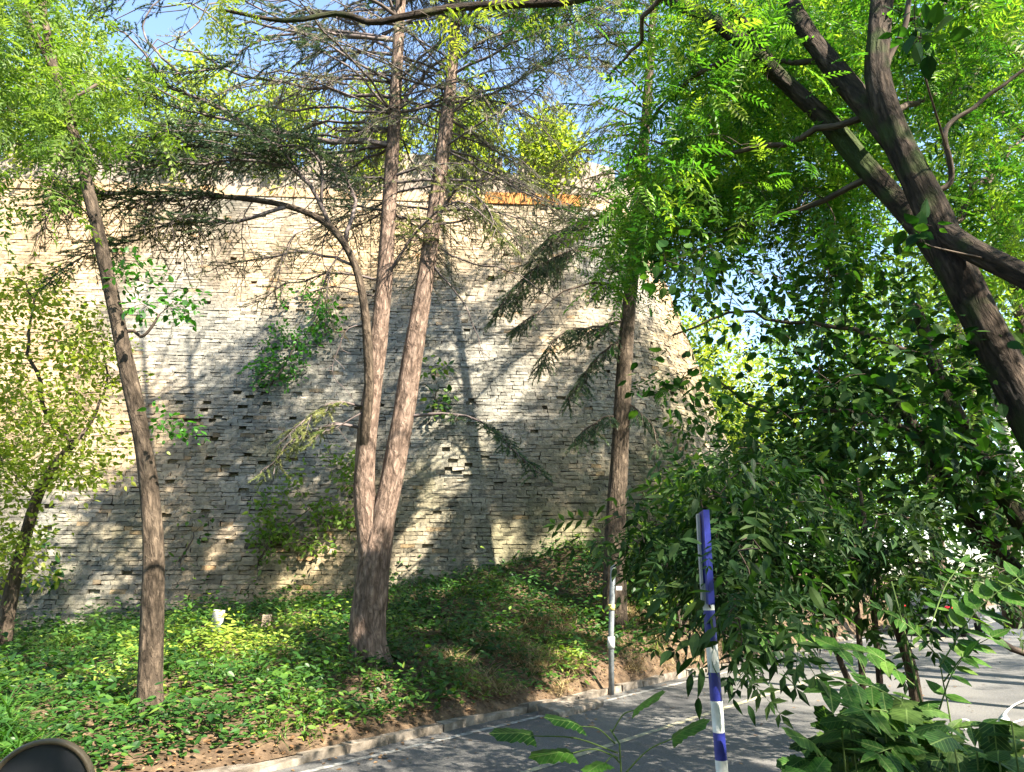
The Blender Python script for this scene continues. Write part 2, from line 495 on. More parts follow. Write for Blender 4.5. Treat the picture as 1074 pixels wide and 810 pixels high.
# leaf templates: axis +x, length 1
def tmpl_ovate(wd=0.3, fold=0.05, droop=0.12):
    xs = [0.0, 0.12, 0.32, 0.58, 0.82, 1.0]
    ws = [0.0, 0.62, 1.0, 0.82, 0.38, 0.0]
    V = []; Fc = []
    for x, ww in zip(xs, ws):
        z = -droop * x * x
        V += [(x, 0, z - fold * ww), (x, wd * ww, z), (x, -wd * ww, z)]
    for i in range(len(xs) - 1):
        a, b = i * 3, i * 3 + 3
        Fc += [(a, b, b + 1, a + 1), (a, a + 2, b + 2, b)]
    return np.array(V), np.array(Fc)


def tmpl_rhomb(wd=0.3):
    return np.array([(0, 0, 0), (0.45, wd, 0.05), (1, 0, -0.08), (0.45, -wd, 0.05)], float), np.array([[0, 1, 2, 3]])


def tmpl_pinnate(pairs=6, llen=0.2, lw=0.075, droop=0.22):
    V = []; Fc = []
    def leaflet(o, d, ln):
        k = len(V); d = np.array(d); sd = np.array([-d[1], d[0], 0])
        V.extend([o, o + d * ln * .45 + sd * lw / 2 + [0, 0, .012], o + d * ln + [0, 0, -.03], o + d * ln * .45 - sd * lw / 2 + [0, 0, .012]])
        Fc.append((k, k + 1, k + 2, k + 3))
    for i in range(pairs):
        x = 0.14 + 0.76 * i / (pairs - 1)
        z = -droop * x * x
        l = llen * (0.75 + 0.5 * math.sin(math.pi * (i + .7) / pairs))
        for sgn in (1, -1):
            an = R(62 - 14 * i / pairs)
            leaflet(np.array([x, 0, z]), (math.cos(an), sgn * math.sin(an), -0.08), l)
    leaflet(np.array([0.92, 0, -droop * .85]), (1, 0, -.3), llen)
    for i in range(3):
        x0, x1 = i / 3, (i + 1) / 3
        k = len(V)
        z0, z1 = -droop * x0 ** 2 * .9 - .004, -droop * x1 ** 2 * .9 - .004
        V.extend([np.array([x0, .005, z0]), np.array([x1 * .94, .004, z1]), np.array([x1 * .94, -.004, z1]), np.array([x0, -.005, z0])])
        Fc.append((k, k + 1, k + 2, k + 3))
    return np.array(V, float), np.array(Fc)


def tmpl_lobed():
    """broad lobed leaf with toothed edge"""
    ang = np.linspace(-2.5, 2.5, 23)
    rr = []
    for i, a in enumerate(ang):
        r = 0.42 + 0.16 * math.cos(a * 2.5) + 0.16 * math.cos(a) + (0.05 if i % 2 else -0.03)
        rr.append(r)
    V = [(0, 0, 0)]
    for a, r in zip(ang, rr):
        V.append((0.28 + r * math.cos(a) * .9, r * math.sin(a), -0.12 * r * r - 0.25 * abs(math.sin(a)) * r * .3))
    V.append((0.3, 0, 0.03))
    c = len(V) - 1
    Fc = [(c, i, i + 1) for i in range(1, 23)] + [(c, 0, 1), (c, 23, 0)]
    return np.array(V, float), np.array(Fc)


def tmpl_needles(n=34, ln=0.13, seed=1, hw=.011):
    """a short shoot (length 1) clothed in fine needles"""
    g = np.random.default_rng(seed)
    V = []; Fc = []
    for i in range(n):
        x = g.uniform(0.02, 1.0); a = g.uniform(0, 2 * math.pi); el = g.uniform(0.35, 1.15)
        d = np.array([math.cos(el), math.sin(el) * math.cos(a), math.sin(el) * math.sin(a) * .8])
        o = np.array([x, 0, -0.12 * x * x]); sd = np.cross(d, g.normal(size=3)); sd /= np.linalg.norm(sd)
        l = ln * g.uniform(.7, 1.2); k = len(V)
        V += [o - sd * hw, o + sd * hw, o + d * l]
        Fc.append((k, k + 1, k + 2))
    # woody axis
    k = len(V)
    for x, r in ((0, .014), (1, .006)):
        for q in range(3):
            V.append(np.array([x, r * math.cos(q * 2.1), r * math.sin(q * 2.1) - .12 * x * x]))
    for q in range(3):
        q2 = (q + 1) % 3
        Fc += [(k + q, k + q2, k + 3 + q2), (k + q, k + 3 + q2, k + 3 + q)]
    return np.array(V), np.array(Fc)


OV, OVF = tmpl_ovate(0.32)
OVN, OVNF = tmpl_ovate(0.17, 0.03, 0.25)
RH, RHF = tmpl_rhomb(0.3)
PN, PNF = tmpl_pinnate()
PNL, PNLF = tmpl_pinnate(5, 0.26, 0.10, 0.3)
LB, LBF = tmpl_lobed()
ND, NDF = tmpl_needles(64, 0.22, 1, .021)
NDs, NDsF = tmpl_needles(26, 0.30, 2, .03)


def rand_dirs(n, up=0.0, flat=1.0):
    v = RNG.normal(size=(n, 3)); v[:, 2] = v[:, 2] * flat + up
    return unit(v)


SUNNY = []      # (point on wall or bank, radius) of the spots the crowns leave open to the sun


def sun_gap(pos, pad=0.0):
    keep = np.ones(len(pos), bool)
    wob = np.sin(pos[:, 0] * 5.1 + pos[:, 2] * 3.7) * .3 + np.sin(pos[:, 1] * 7.3) * .2
    for q, r_ in SUNNY:
        v = pos - q
        t = v @ TOSUN
        dist2 = (v * v).sum(1) - t * t
        keep &= ~((t > 0.9) & (dist2 < (r_ * (1 + wob) + pad) ** 2))
    return keep


class Leaves:
    gaps = True
    veins = False
    def __init__(s): s.V = []; s.F = []; s.R = []; s.C = []; s.n = 0
    def add(s, T, Fc, pos, d, nrm, scale, rnd=None):
        if len(pos) == 0: return
        pos = np.asarray(pos, float); d = np.asarray(d, float); nrm = np.asarray(nrm, float)
        scale = np.broadcast_to(np.asarray(scale, float), (len(pos),))
        if s.gaps and len(SUNNY):
            keep = sun_gap(pos + unit(d) * scale[:, None] * .5, np.where(scale > .2, .38, .25) * scale)
            pos, d, nrm, scale = pos[keep], d[keep], nrm[keep], scale[keep]
            if rnd is not None: rnd = rnd[keep]
            if len(pos) == 0: return
        V, Fo, r = inst(T, Fc, pos, frames(d, nrm), scale, rnd)
        s.V.append(V); s.F.append(Fo + s.n); s.R.append(r); s.n += len(V)
        if s.veins: s.C.append(np.tile(np.asarray(T), (len(pos), 1)))
    def build(s, name, mat, parent=None):
        if not s.V: return None
        return obj(name, np.vstack(s.V), _group(s.F), mat, parent, rnd=np.concatenate(s.R), bk=np.vstack(s.C) if s.veins else None, smooth=False)


def _group(Fl):
    g = {}
    for f in Fl: g.setdefault(f.shape[1], []).append(f)
    return [np.vstack(v) for v in g.values()]


def in_poly(pts, poly):
    x, y = pts[:, 0], pts[:, 1]
    c = np.zeros(len(pts), bool); n = len(poly); j = n - 1
    for i in range(n):
        xi, yi = poly[i]; xj, yj = poly[j]
        hit = ((yi > y) != (yj > y)) & (x < (xj - xi) * (y - yi) / (yj - yi + 1e-12) + xi)
        c ^= hit; j = i
    return c


def sample_poly(poly, n, Y0, Y1, fq=0.0, thr=-1.0, seed=0.0):
    """n points in the volume whose outline from the road is poly, between distances Y0 and Y1"""
    poly = np.asarray(poly, float)
    lo, hi = poly.min(0), poly.max(0)
    out = []; tries = 0
    while len(out) < n and tries < 60:
        tries += 1
        q = RNG.uniform(lo, hi, (n, 2)); q = q[in_poly(q, poly)]
        Ys = RNG.uniform(Y0, Y1, len(q))
        for (a, b), y in zip(q, Ys):
            p = P(a, b, y)
            if fq and mnoise.noise(Vector(p * fq) + Vector((seed, seed, seed))) < thr: continue
            out.append(p)
            if len(out) >= n: break
    return np.array(out)


class Tree:
    def __init__(s, name, base, label, cat, bark, twig, group=None):
        s.root = thing(name, tuple(base), label, cat, group)
        s.bark, s.twigm = bark, twig
        s.sp = np.zeros((0, 3)); s.sr = np.zeros(0)
        s.tw = MB()
    def stem(s, pts, r0, r1, part='trunk', n=26, sides=14, rough=0.12, flare=0.0, power=1.0, wob=0.0, mat=None, radii=None):
        path = smooth_path(pts, n)
        if wob:
            for i in range(1, n - 1):
                path[i] += np.array(mnoise.noise_vector(Vector(path[i] * 1.7))) * wob
        t = np.linspace(0, 1, n)
        rad = r0 + (r1 - r0) * t ** power
        if radii: rad = np.interp(t, np.linspace(0, 1, len(radii)), radii)
        if flare: rad = rad * (1 + flare * np.exp(-t * 9))
        m = MB(); m.tube(path, rad, sides, rough)
        o = m.build(part, mat or s.bark, s.root)
        s.sp = np.vstack([s.sp, path]); s.sr = np.concatenate([s.sr, rad])
        return path
    def branch(s, pts, r0, r1, n=14, sides=7, rough=0.08):
        path = smooth_path(pts, n)
        dd_ = np.linalg.norm(s.sp - path[0], axis=1); k_ = int(np.argmin(dd_))
        if dd_[k_] < 2.0: path = path + (s.sp[k_] - path[0]) * (np.linspace(1, 0, n) ** 1.5)[:, None]
        Lb = np.linalg.norm(path[-1] - path[0]); o_ = RNG.random(3) * 90
        for i in range(1, n):
            path[i] += np.array(mnoise.noise_vector(Vector(path[i] * 1.1 + o_))) * .10 * Lb * (i / n) + np.array(mnoise.noise_vector(Vector(path[i] * 3.1 + o_))) * .03 * Lb * min(1, i / 3)
        rad = np.linspace(r0, r1, n)
        mb = MB(); mb.tube(path, rad, sides, rough); mb.build('branch', s.twigm, s.root)
        s.sp = np.vstack([s.sp, path]); s.sr = np.concatenate([s.sr, rad])
        return path
    def grow(s, clusters, rmin=0.004, k=0.011, maxr=0.05, sag=0.12, up_pen=0.5, gaps=True):
        """join every cluster to the nearest wood with a curved twig, nearest first"""
        cl = np.asarray(clusters, float)
        if len(cl) == 0: return cl
        if gaps: cl = cl[sun_gap(cl, .1)]
        d = np.min(np.linalg.norm(cl[:, None] - s.sp[None], axis=2), 1) if len(s.sp) < 4000 else np.zeros(len(cl))
        pts, rads = [s.sp], [s.sr]
        SP_, SR_ = s.sp, s.sr
        for c in cl[np.argsort(d)]:
            v = c - SP_
            dist = np.linalg.norm(v, axis=1) + up_pen * np.maximum(0, -v[:, 2])
            i = int(np.argmin(dist))
            a = SP_[i]; L = np.linalg.norm(c - a)
            if L < 0.03: continue
            side = RNG.normal(size=3) * 0.10 * L
            mid = (a + c) / 2 + side + np.array([0, 0, sag * L])
            path = smooth_path([a, mid, c], 6)
            if gaps and L > .5 and not sun_gap(path[2:5]).all(): continue
            r0 = min(SR_[i] * 0.65, rmin + k * L, maxr); r0 = max(r0, rmin)
            s.tw.tube(path, np.linspace(r0, max(rmin * .7, r0 * .4), 6), 4, 0, cap=False)
            SP_ = np.vstack([SP_, path[1:]]); SR_ = np.concatenate([SR_, np.linspace(r0, r0 * .4, 6)[1:]])
        s.sp, s.sr = SP_, SR_
        return cl
    def finish(s):
        s.tw.build('twigs', s.twigm, s.root)


def leaf_pts(cl, per, rad, flat=0.7):
    n = len(cl) * per
    o = RNG.normal(size=(n, 3)) * rad; o[:, 2] *= flat
    return np.repeat(cl, per, 0) + o, o


# ------------------------------------------------------------------ terrain
K0 = np.array([-2.4, 8.7]); KD = np.array([0.630, 0.7766]); KN = np.array([-0.7766, 0.630])


def sd(x, y):
    vx, vy = x - K0[0], y - K0[1]
    return vx * KD[0] + vy * KD[1], vx * KN[0] + vy * KN[1]


def xy(s_, d_):
    return K0[0] + s_ * KD[0] + d_ * KN[0], K0[1] + s_ * KD[1] + d_ * KN[1]


def bank_h(x, y):
    x = np.asarray(x, float); y = np.asarray(y, float)
    s_, d_ = sd(x, y)
    zb = np.interp(x, [-20, -11.5, -3.3, 1.5, 5, 12, 30], [0.4, 0.6, 1.55, 2.5, 2.7, 2.0, 1.0])
    dw = np.clip((18.8 - (8.7 + 0.7766 * s_)) / 0.63, 3.2, 40)
    t = np.clip((d_ - 0.2) / dw, 0, 1)
    h = 0.09 + (zb - 0.09) * t ** 0.62
    return np.where(d_ < 0.2, 0.075, h)


def bump_h(x, y):
    return 0.10 * mnoise.noise(Vector((x * .9, y * .9, 3))) + 0.05 * mnoise.noise(Vector((x * 2.7, y * 2.7, 9)))


def ground_z(x, y):
    s_, d_ = sd(x, y)
    z = float(bank_h(x, y))
    return z + bump_h(x, y) * min(1, max(0, (d_ - .2) / .6))


def ground_at(px, py):
    """where the ray through a pixel meets the bank"""
    r = ray(px, py); t = 3.0
    while t < 60:
        p = np.array([0, 0, CAMZ]) + r * t
        if p[2] < ground_z(p[0], p[1]): return p
        t += 0.03
    return p


def strip(name, s0, s1, d0, d1, z, mat, ns=200, kind='structure'):
    ss = np.linspace(s0, s1, ns); V = []
    for a in ss:
        for d in (d0, d1):
            x, y = xy(a, d); V.append((x, y, z))
    V = np.array(V); i = np.arange(ns - 1) * 2
    o = obj(name, V, np.stack([i, i + 1, i + 3, i + 2], 1)[:, ::-1], mat)
    return tag(o, kind=kind)


ROADW = 5.75
g = 600.0
o = obj('ground', [(-g, -g, -0.03), (g, -g, -0.03), (g, g, -0.03), (-g, g, -0.03)], [[0, 1, 2, 3]], M['ground']); tag(o, kind='structure')
strip('road', -60, 220, -ROADW, 0.02, 0.0, M['asphalt'])
strip('road_edge_line', -40, 120, -0.36, -0.26, 0.006, M['line_white'])
strip('road_centre_line', -40, 120, -2.12, -2.02, 0.006, M['line_yellow'])
# bank behind the kerb
ns, nd = 300, 90
ss = np.linspace(-26, 50, ns); dd = np.linspace(0.16, 24, nd) ** 1.0
V = np.zeros((ns, nd, 3))
for i, a in enumerate(ss):
    for j, b in enumerate(dd):
        x, y = xy(a, b); V[i, j] = (x, y, ground_z(x, y))
ii, jj = np.meshgrid(np.arange(ns - 1), np.arange(nd - 1), indexing='ij')
q = (ii * nd + jj).ravel()
o = obj('bank', V.reshape(-1, 3), np.stack([q, q + nd, q + nd + 1, q + 1], 1), M['soil']); tag(o, kind='structure')
# near verge
ns, nd = 120, 24
V = np.zeros((ns, nd, 3))
for i, a in enumerate(np.linspace(-25, 45, ns)):
    for j, b in enumerate(np.linspace(-ROADW, -ROADW - 12, nd)):
        x, y = xy(a, b)
        V[i, j] = (x, y, 0.02 + 0.18 * min(1, j / 4) + 0.05 * mnoise.noise(Vector((x, y, 0))) * min(1, j / 2))
ii, jj = np.meshgrid(np.arange(ns - 1), np.arange(nd - 1), indexing='ij')
q = (ii * nd + jj).ravel()
o = obj('verge', V.reshape(-1, 3), np.stack([q, q + 1, q + nd + 1, q + nd], 1), M['soil']); tag(o, kind='structure')
# kerb stones
kb = MB(); a = -20.0
while a < 60:
    l = random.uniform(0.55, 1.0)
    x, y = xy(a + l / 2, 0.09)
    rz = math.atan2(KD[1], KD[0]) + random.uniform(-.03, .03)
    rot = np.array([[math.cos(rz), -math.sin(rz), 0], [math.sin(rz), math.cos(rz), 0], [0, 0, 1]])
    kb.box((x, y, -0.03 + random.uniform(-.035, .03)), (l - 0.02, 0.17, 0.24), rot, 0.026)
    a += l
tag(kb.build('kerb', M['kerb'], smooth=False), kind='structure')

# ------------------------------------------------------------------ city wall
B = 0.30
TH = R(4)
WN = np.array([math.sin(TH), -math.cos(TH)])
WD = np.array([math.cos(TH), math.sin(TH)])
WC = np.array([1.5, 25.96]); R0 = 7.5
LS = 36.0
ARC = R(150)


def wall_pt(u, z, off=0.0):
    """u along the foot (0 = corner start, negative = left), z height"""
    if u <= 0:
        n = WN; p = WC + WN * (R0 - B * z + off) + WD * u
    else:
        a = u / R0; ca, sa = math.cos(a), math.sin(a)
        n = np.array([WN[0] * ca - WN[1] * sa, WN[0] * sa + WN[1] * ca])
        p = WC + n * (R0 - B * z + off)
    return np.array([p[0], p[1], z]), np.array([n[0], n[1], B]) / math.sqrt(1 + B * B)


def wall_hit(px, py, off=0.0):
    r = ray(px, py); A = WC + WN * (R0 + off)
    den = r[0] * WN[0] + r[1] * WN[1] + B * r[2]
    t = (A.dot(WN) - B * CAMZ) / den
    p = np.array([0, 0, CAMZ]) + r * t
    u = (p[:2] - (WC + WN * (R0 - B * p[2]))).dot(WD)
    return p, u


WTOP = 13.4
CH = 0.105
wall = thing('city_wall', (WC[0], WC[1], 0), 'tall old grey brick city wall with sloping face and rounded corner above the bank', 'wall')
bv, bf, bc = [], [], []
nb = 0
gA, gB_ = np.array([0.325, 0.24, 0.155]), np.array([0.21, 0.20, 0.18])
gMossShade = np.array([0.115, 0.108, 0.066])
z = -0.4; row = 0
hole_c = [(wall_hit(x, y)[0], r_) for x, y, r_ in ((285, 465, 1.3), (235, 520, 1.2), (300, 400, .9), (215, 440, .8), (520, 310, .8), (255, 600, .5), (500, 500, .7))]
while z < WTOP:
    ch = CH * random.uniform(0.9, 1.1)
    u = -LS - random.random() * 0.3
    while u < R0 * ARC:
        l = random.uniform(0.16, 0.42)
        um = u + l / 2
        pm, nn = wall_pt(um, z)
        # grey and warm patches; extra grey on one stretch is shade put into colour
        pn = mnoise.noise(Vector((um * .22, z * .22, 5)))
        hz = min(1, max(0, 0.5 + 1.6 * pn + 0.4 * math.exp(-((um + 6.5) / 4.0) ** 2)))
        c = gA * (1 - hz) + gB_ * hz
        moss_shade = mnoise.noise(Vector((um * .35, z * .5, 15))) + .5 * mnoise.noise(Vector((um * 1.3, z * .9, 25)))  # moss mixed with olive shade painted in towards the foot and right side
        moss_shade = min(.85, max(0, .62 + .9 * moss_shade - .10 * z + .25 * min(1, max(-.6, (um + 4) / 5))))
        c = c * (1 - moss_shade) + gMossShade * moss_shade
        st_ = mnoise.noise(Vector((um * 1.1, z * .12, 35)))
        c = c * (1 - .7 * max(0, st_))
        c = c * random.uniform(0.74, 1.22)
        if random.random() < 0.03: c = c * 0.6
        if random.random() < 0.02: c = c * np.array([1.15, .95, .75])
        out = random.gauss(0, 0.006)
        ph = 0.012
        for hc, hr in hole_c:
            dd2 = (pm[0] - hc[0]) ** 2 + (pm[2] - hc[2]) ** 2
            ph = max(ph, 0.16 * math.exp(-dd2 / (hr * hr)))
        if l < .27 and random.random() < ph * 2.0:
            out = -random.uniform(0.05, 0.15)
        elif random.random() < 0.03: out += random.uniform(0.01, 0.025)
        g_ = 0.003
        P8 = []
        for dep, jt in ((0, 1), (-0.24, 0)):
            for uu, zz in ((u + g_, z + g_), (u + l - g_, z + g_), (u + l - g_, z + ch - g_), (u + g_, z + ch - g_)):
                pj, _ = wall_pt(uu, zz, (out + random.gauss(0, 0.008)) if jt else min(out, 0) - 0.24)
                if jt: pj = pj + np.array([random.gauss(0, .009), 0, random.gauss(0, .009)])
                P8.append(pj)
        bv += P8
        bf += [(nb, nb + 1, nb + 2, nb + 3), (nb, nb + 4, nb + 5, nb + 1), (nb + 3, nb + 2, nb + 6, nb + 7), (nb + 1, nb + 5, nb + 6, nb + 2), (nb, nb + 3, nb + 7, nb + 4)]
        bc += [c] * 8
        nb += 8
        u += l
    z += ch; row += 1
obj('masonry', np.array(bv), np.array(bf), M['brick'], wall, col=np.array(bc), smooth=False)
ztop = z
# solid core behind the bricks
us = np.concatenate([np.linspace(-LS - 1, 0, 10), np.linspace(0.4, R0 * ARC, 40)])
cv = []
for u in us:
    for zz, off in ((-0.6, -0.2), (ztop, -0.2), (ztop, -3.0)):
        cv.append(wall_pt(u, zz, off if off > -1 else off)[0])
cv = np.array(cv); k = np.arange(len(us) - 1) * 3
obj('core', cv, np.vstack([np.stack([k, k + 3, k + 4, k + 1], 1), np.stack([k + 1, k + 4, k + 5, k + 2], 1)]), M['core'], wall, smooth=False)
# coping course and crenellated parapet
def wall_band(mb, u0, u1, z0, z1, o0, o1, n=None):
    n = n or max(2, int((u1 - u0) / 0.6) + 1)
    V = []
    for u in np.linspace(u0, u1, n):
        pt = lambda off, zz: np.array([*wall_pt(u, ztop, off)[0][:2], zz])
        V += [pt(o1, z0), pt(o1, z1), pt(o0, z1), pt(o0, z0)]
    V = np.array(V); Fq = []
    for i in range(n - 1):
        a, b = i * 4, i * 4 + 4
        for q0, q1 in ((0, 1), (1, 2), (2, 3), (3, 0)): Fq.append((a + q0, b + q0, b + q1, a + q1))
    Fq += [(0, 1, 2, 3), ((n - 1) * 4 + 3, (n - 1) * 4 + 2, (n - 1) * 4 + 1, (n - 1) * 4)]
    mb.add(V, np.array(Fq))
m = MB(); wall_band(m, -LS, -2.6, ztop + .003, ztop + 0.30, -0.9, 0.04); m.build('coping', M['coping'], wall, smooth=False)
m = MB(); wall_band(m, -2.6, 1.0, ztop + .003, ztop + 0.38, -0.9, 0.07); tag(m.build('coping', M['coping_orange'], wall, smooth=False), 'short orange brick stretch of coping near the wall corner')
m = MB(); wall_band(m, 1.0, R0 * ARC, ztop + .003, ztop + 0.30, -0.9, 0.04); m.build('coping', M['coping'], wall, smooth=False)
u = -LS; par_v = MB()
while u < R0 * ARC - 1.2:
    ln = 1.75 if u < 0 else 3.2
    wall_band(par_v, u, u + ln, ztop + 0.303 + (.08 if -5 < u < 1.2 else 0), ztop + 1.7, -0.75, -0.05)
    wall_band(par_v, u + ln, u + ln + (0.55 if u < 0 else 1.0), ztop + 0.303, ztop + 1.1, -0.75, -0.05)
    u += ln + (0.55 if u < 0 else 1.0)
M['parapet'] = noise_mat('parapet_brick', [(0.3, (0.13, 0.105, 0.09)), (0.5, (0.22, 0.18, 0.15)), (0.7, (0.34, 0.28, 0.23))], scale=3, detail=8, bump=0.7, bdist=0.04)
par_v.build('parapet', M['parapet'], wall, smooth=False)
# roof/walk of the wall
WALLTOPZ = ztop + 0.3
lit_poly = [(-60, 160), (-60, 560), (30, 590), (95, 500), (190, 390), (275, 310), (400, 262), (520, 240), (600, 215), (600, 160)]
for px in range(-60, 610, 27):
    for py in range(160, 620, 27):
        if in_poly(np.array([[px, py]], float), lit_poly)[0]: SUNNY.append((wall_hit(px, py)[0], 0.75))
for px, py, r_ in ((75, 655, .22), (95, 630, .25), (112, 608, .25), (128, 590, .25), (145, 565, .2), (160, 545, .2), (70, 600, .2), (110, 560, .18), (330, 590, .15), (300, 610, .12), (345, 575, .12),
                   (425, 590, .22), (436, 565, .28), (450, 540, .32), (462, 515, .3), (478, 492, .28), (500, 470, .22), (470, 480, .3), (520, 425, .3), (545, 405, .3), (560, 385, .3), (580, 365, .3), (600, 345, .3), (620, 330, .3),
                   (490, 400, .2), (510, 370, .25), (480, 360, .22), (540, 330, .25), (560, 300, .2), (500, 310, .25), (455, 440, .2), (520, 580, .15), (530, 560, .15), (570, 575, .14), (590, 555, .14), (605, 560, .14), (240, 560, .14), (215, 590, .13)):
    SUNNY.append((wall_hit(px, py)[0], r_))
for px, py, r_ in ((150, 690, .3), (185, 688, .4), (225, 680, .5), (265, 674, .5), (305, 668, .5), (340, 660, .4), (360, 652, .3), (240, 700, .3), (90, 720, .25), (40, 740, .35), (20, 770, .3), (120, 705, .25), (215, 740, .25), (260, 735, .2), (70, 780, .3),
                   (300, 720, .2), (300, 745, .2), (285, 765, .2), (400, 715, .22), (395, 735, .2), (340, 760, .18), (470, 735, .2), (600, 690, .3), (620, 660, .28), (590, 715, .25), (630, 720, .2), (575, 735, .18), (705, 665, .35), (700, 695, .35), (660, 640, .25), (640, 700, .2),
                   (480, 690, .14), (520, 660, .14), (440, 660, .14), (460, 620, .18), (550, 620, .15)):
    SUNNY.append((ground_at(px, py), r_))
for px, py, Y, r_ in ((382, 470, 11.8, .38), (386, 440, 11.8, .42), (392, 395, 11.8, .42), (398, 340, 11.8, .42), (405, 260, 11.8, .38), (425, 440, 11.8, .4), (432, 395, 11.8, .42), (440, 340, 11.8, .42), (449, 280, 11.8, .4), (466, 150, 11.8, .38), (400, 530, 11.8, .15), (386, 640, 11.8, .12),
                      (648, 500, 16, .2), (654, 400, 16, .15), (160, 550, 8.8, .14), (160, 640, 8.8, .12), (155, 510, 8.8, .12), (78, 140, 8.8, .3), (68, 105, 8.8, .3)):
    SUNNY.append((P(px, py, Y), r_))

# ------------------------------------------------------------------ cedars
def cedar_spray(tree, leaves, path, width, step=0.16, sub=0.13, shoot=0.28, droop=0.15, T=(ND, NDF), start=0.15, hang=0.0, rr=0.012):
    """flat plates of side twigs with needle shoots on both sides of a bough"""
    L = np.concatenate([[0], np.cumsum(np.linalg.norm(np.diff(path, axis=0), axis=1))])
    n = int(L[-1] / step)
    pos, dr, nr, sc = [], [], [], []
    for i in range(n):
        s_ = L[-1] * (start + (1 - start) * (i + random.random()) / n)
        k = min(np.searchsorted(L, s_), len(path) - 1); k = max(k, 1)
        f = (s_ - L[k - 1]) / (L[k] - L[k - 1] + 1e-9)
        o_ = path[k - 1] * (1 - f) + path[k] * f
        tg = unit(path[k] - path[k - 1])
        sidev = unit(np.cross(tg, [0, 0, 1]) + 1e-6)
        sg = 1 if i % 2 else -1
        t = s_ / L[-1]
        wl = width * (0.35 + 0.65 * math.sin(math.pi * min(1, 0.25 + 0.75 * t) ** 0.9)) * random.uniform(.35, 1.3)
        if random.random() < .15: continue
        d = unit(sidev * sg * random.uniform(.7, 1) + tg * random.uniform(.3, .9) + np.array([0, 0, random.uniform(-.12, .15) - hang]))
        tw = np.array([o_ + d * wl * q + np.array([0, 0, -(droop + hang) * wl * q * q]) for q in (0, .35, .7, 1.0)])
        if not sun_gap(tw[2:3])[0]: continue
        tree.tw.tube(tw, np.linspace(rr, .004, 4), 4, 0, cap=False)
        m_ = max(2, int(wl / sub))
        for j in range(m_):
            q = (j + random.random()) / m_
            pp = o_ + d * wl * q + np.array([0, 0, -(droop + hang) * wl * q * q])
            sg2 = 1 if j % 2 else -1
            s2 = unit(np.cross(d, [0, 0, 1]) + 1e-6)
            dd_ = unit(d * random.uniform(.4, 1) + s2 * sg2 * random.uniform(.4, 1) + np.array([0, 0, random.uniform(-.15, .2) - hang * 1.5]))
            pos.append(pp); dr.append(dd_); nr.append([random.gauss(0, .2), random.gauss(0, .2), 1]); sc.append(shoot * random.uniform(.6, 1.25))
        pos.append(tw[-1]); dr.append(d); nr.append([0, 0, 1]); sc.append(shoot)
    if pos: leaves.add(T[0], T[1], np.array(pos), np.array(dr), np.array(nr), np.array(sc))


def px_path(pts, Y):
    """pixel polyline with a distance, or a (start, end) pair of distances, to world points"""
    n = len(pts)
    Ys = np.linspace(Y[0], Y[1], n) if isinstance(Y, tuple) else np.full(n, Y)
    return [P(a, b, y) for (a, b), y in zip(pts, Ys)]


Yc = 11.8
gb = ground_at(388, 700); Yc = gb[1]
cb = P(388, 712, Yc)
ced = Tree('twin_trunk_cedar', P(388, 700, Yc), 'large cedar with two pinkish brown trunks forking low, on the bank before the wall', 'tree', M['bark_cedar'], M['twig_grey'])
def trunk_px(t, w): return w / F * t
c_low = ced.stem([cb, P(386, 660, Yc), P(391, 600, Yc), P(398, 545, Yc), P(399, 520, Yc)], 0.33, 0.29, 'trunk', n=36, sides=34, rough=0.16, flare=0.42, radii=(.30, .285, .272, .265, .26, .25, .20, .12, .06))
c_L = ced.stem([P(389, 640, Yc), P(389, 590, Yc), P(385, 545, Yc), P(382, 505, Yc), P(388, 430, Yc), P(400, 330, Yc), P(408, 220, Yc), P(414, 110, Yc), P(420, 0, Yc), P(424, -150, Yc), P(428, -330, Yc)], 0.185, 0.03, 'trunk', n=60, sides=26, rough=0.13)
c_R = ced.stem([P(393, 640, Yc + .04), P(396, 590, Yc + .03), P(402, 545, Yc), P(411, 505, Yc), P(424, 430, Yc), P(440, 330, Yc), P(455, 230, Yc), P(468, 130, Yc), P(478, 20, Yc), P(486, -120, Yc), P(492, -300, Yc)], 0.20, 0.03, 'trunk', n=60, sides=26, rough=0.13)
dark = ced.stem([P(385, 505, Yc + .02), P(383, 455, Yc - .12), P(387, 400, Yc - .32), P(383, 330, Yc - .5), P(371, 275, Yc - .6), P(345, 237, Yc - .7), P(300, 216, Yc - .8), P(230, 206, Yc - .9), P(150, 202, Yc - 1.0), P(80, 208, Yc - 1.1)], 0.095, 0.02, 'limb', n=44, sides=12, rough=0.1, mat=M['bark_brown'])
dk = Leaves(); pl = Leaves(); lm = Leaves(); br = Leaves()
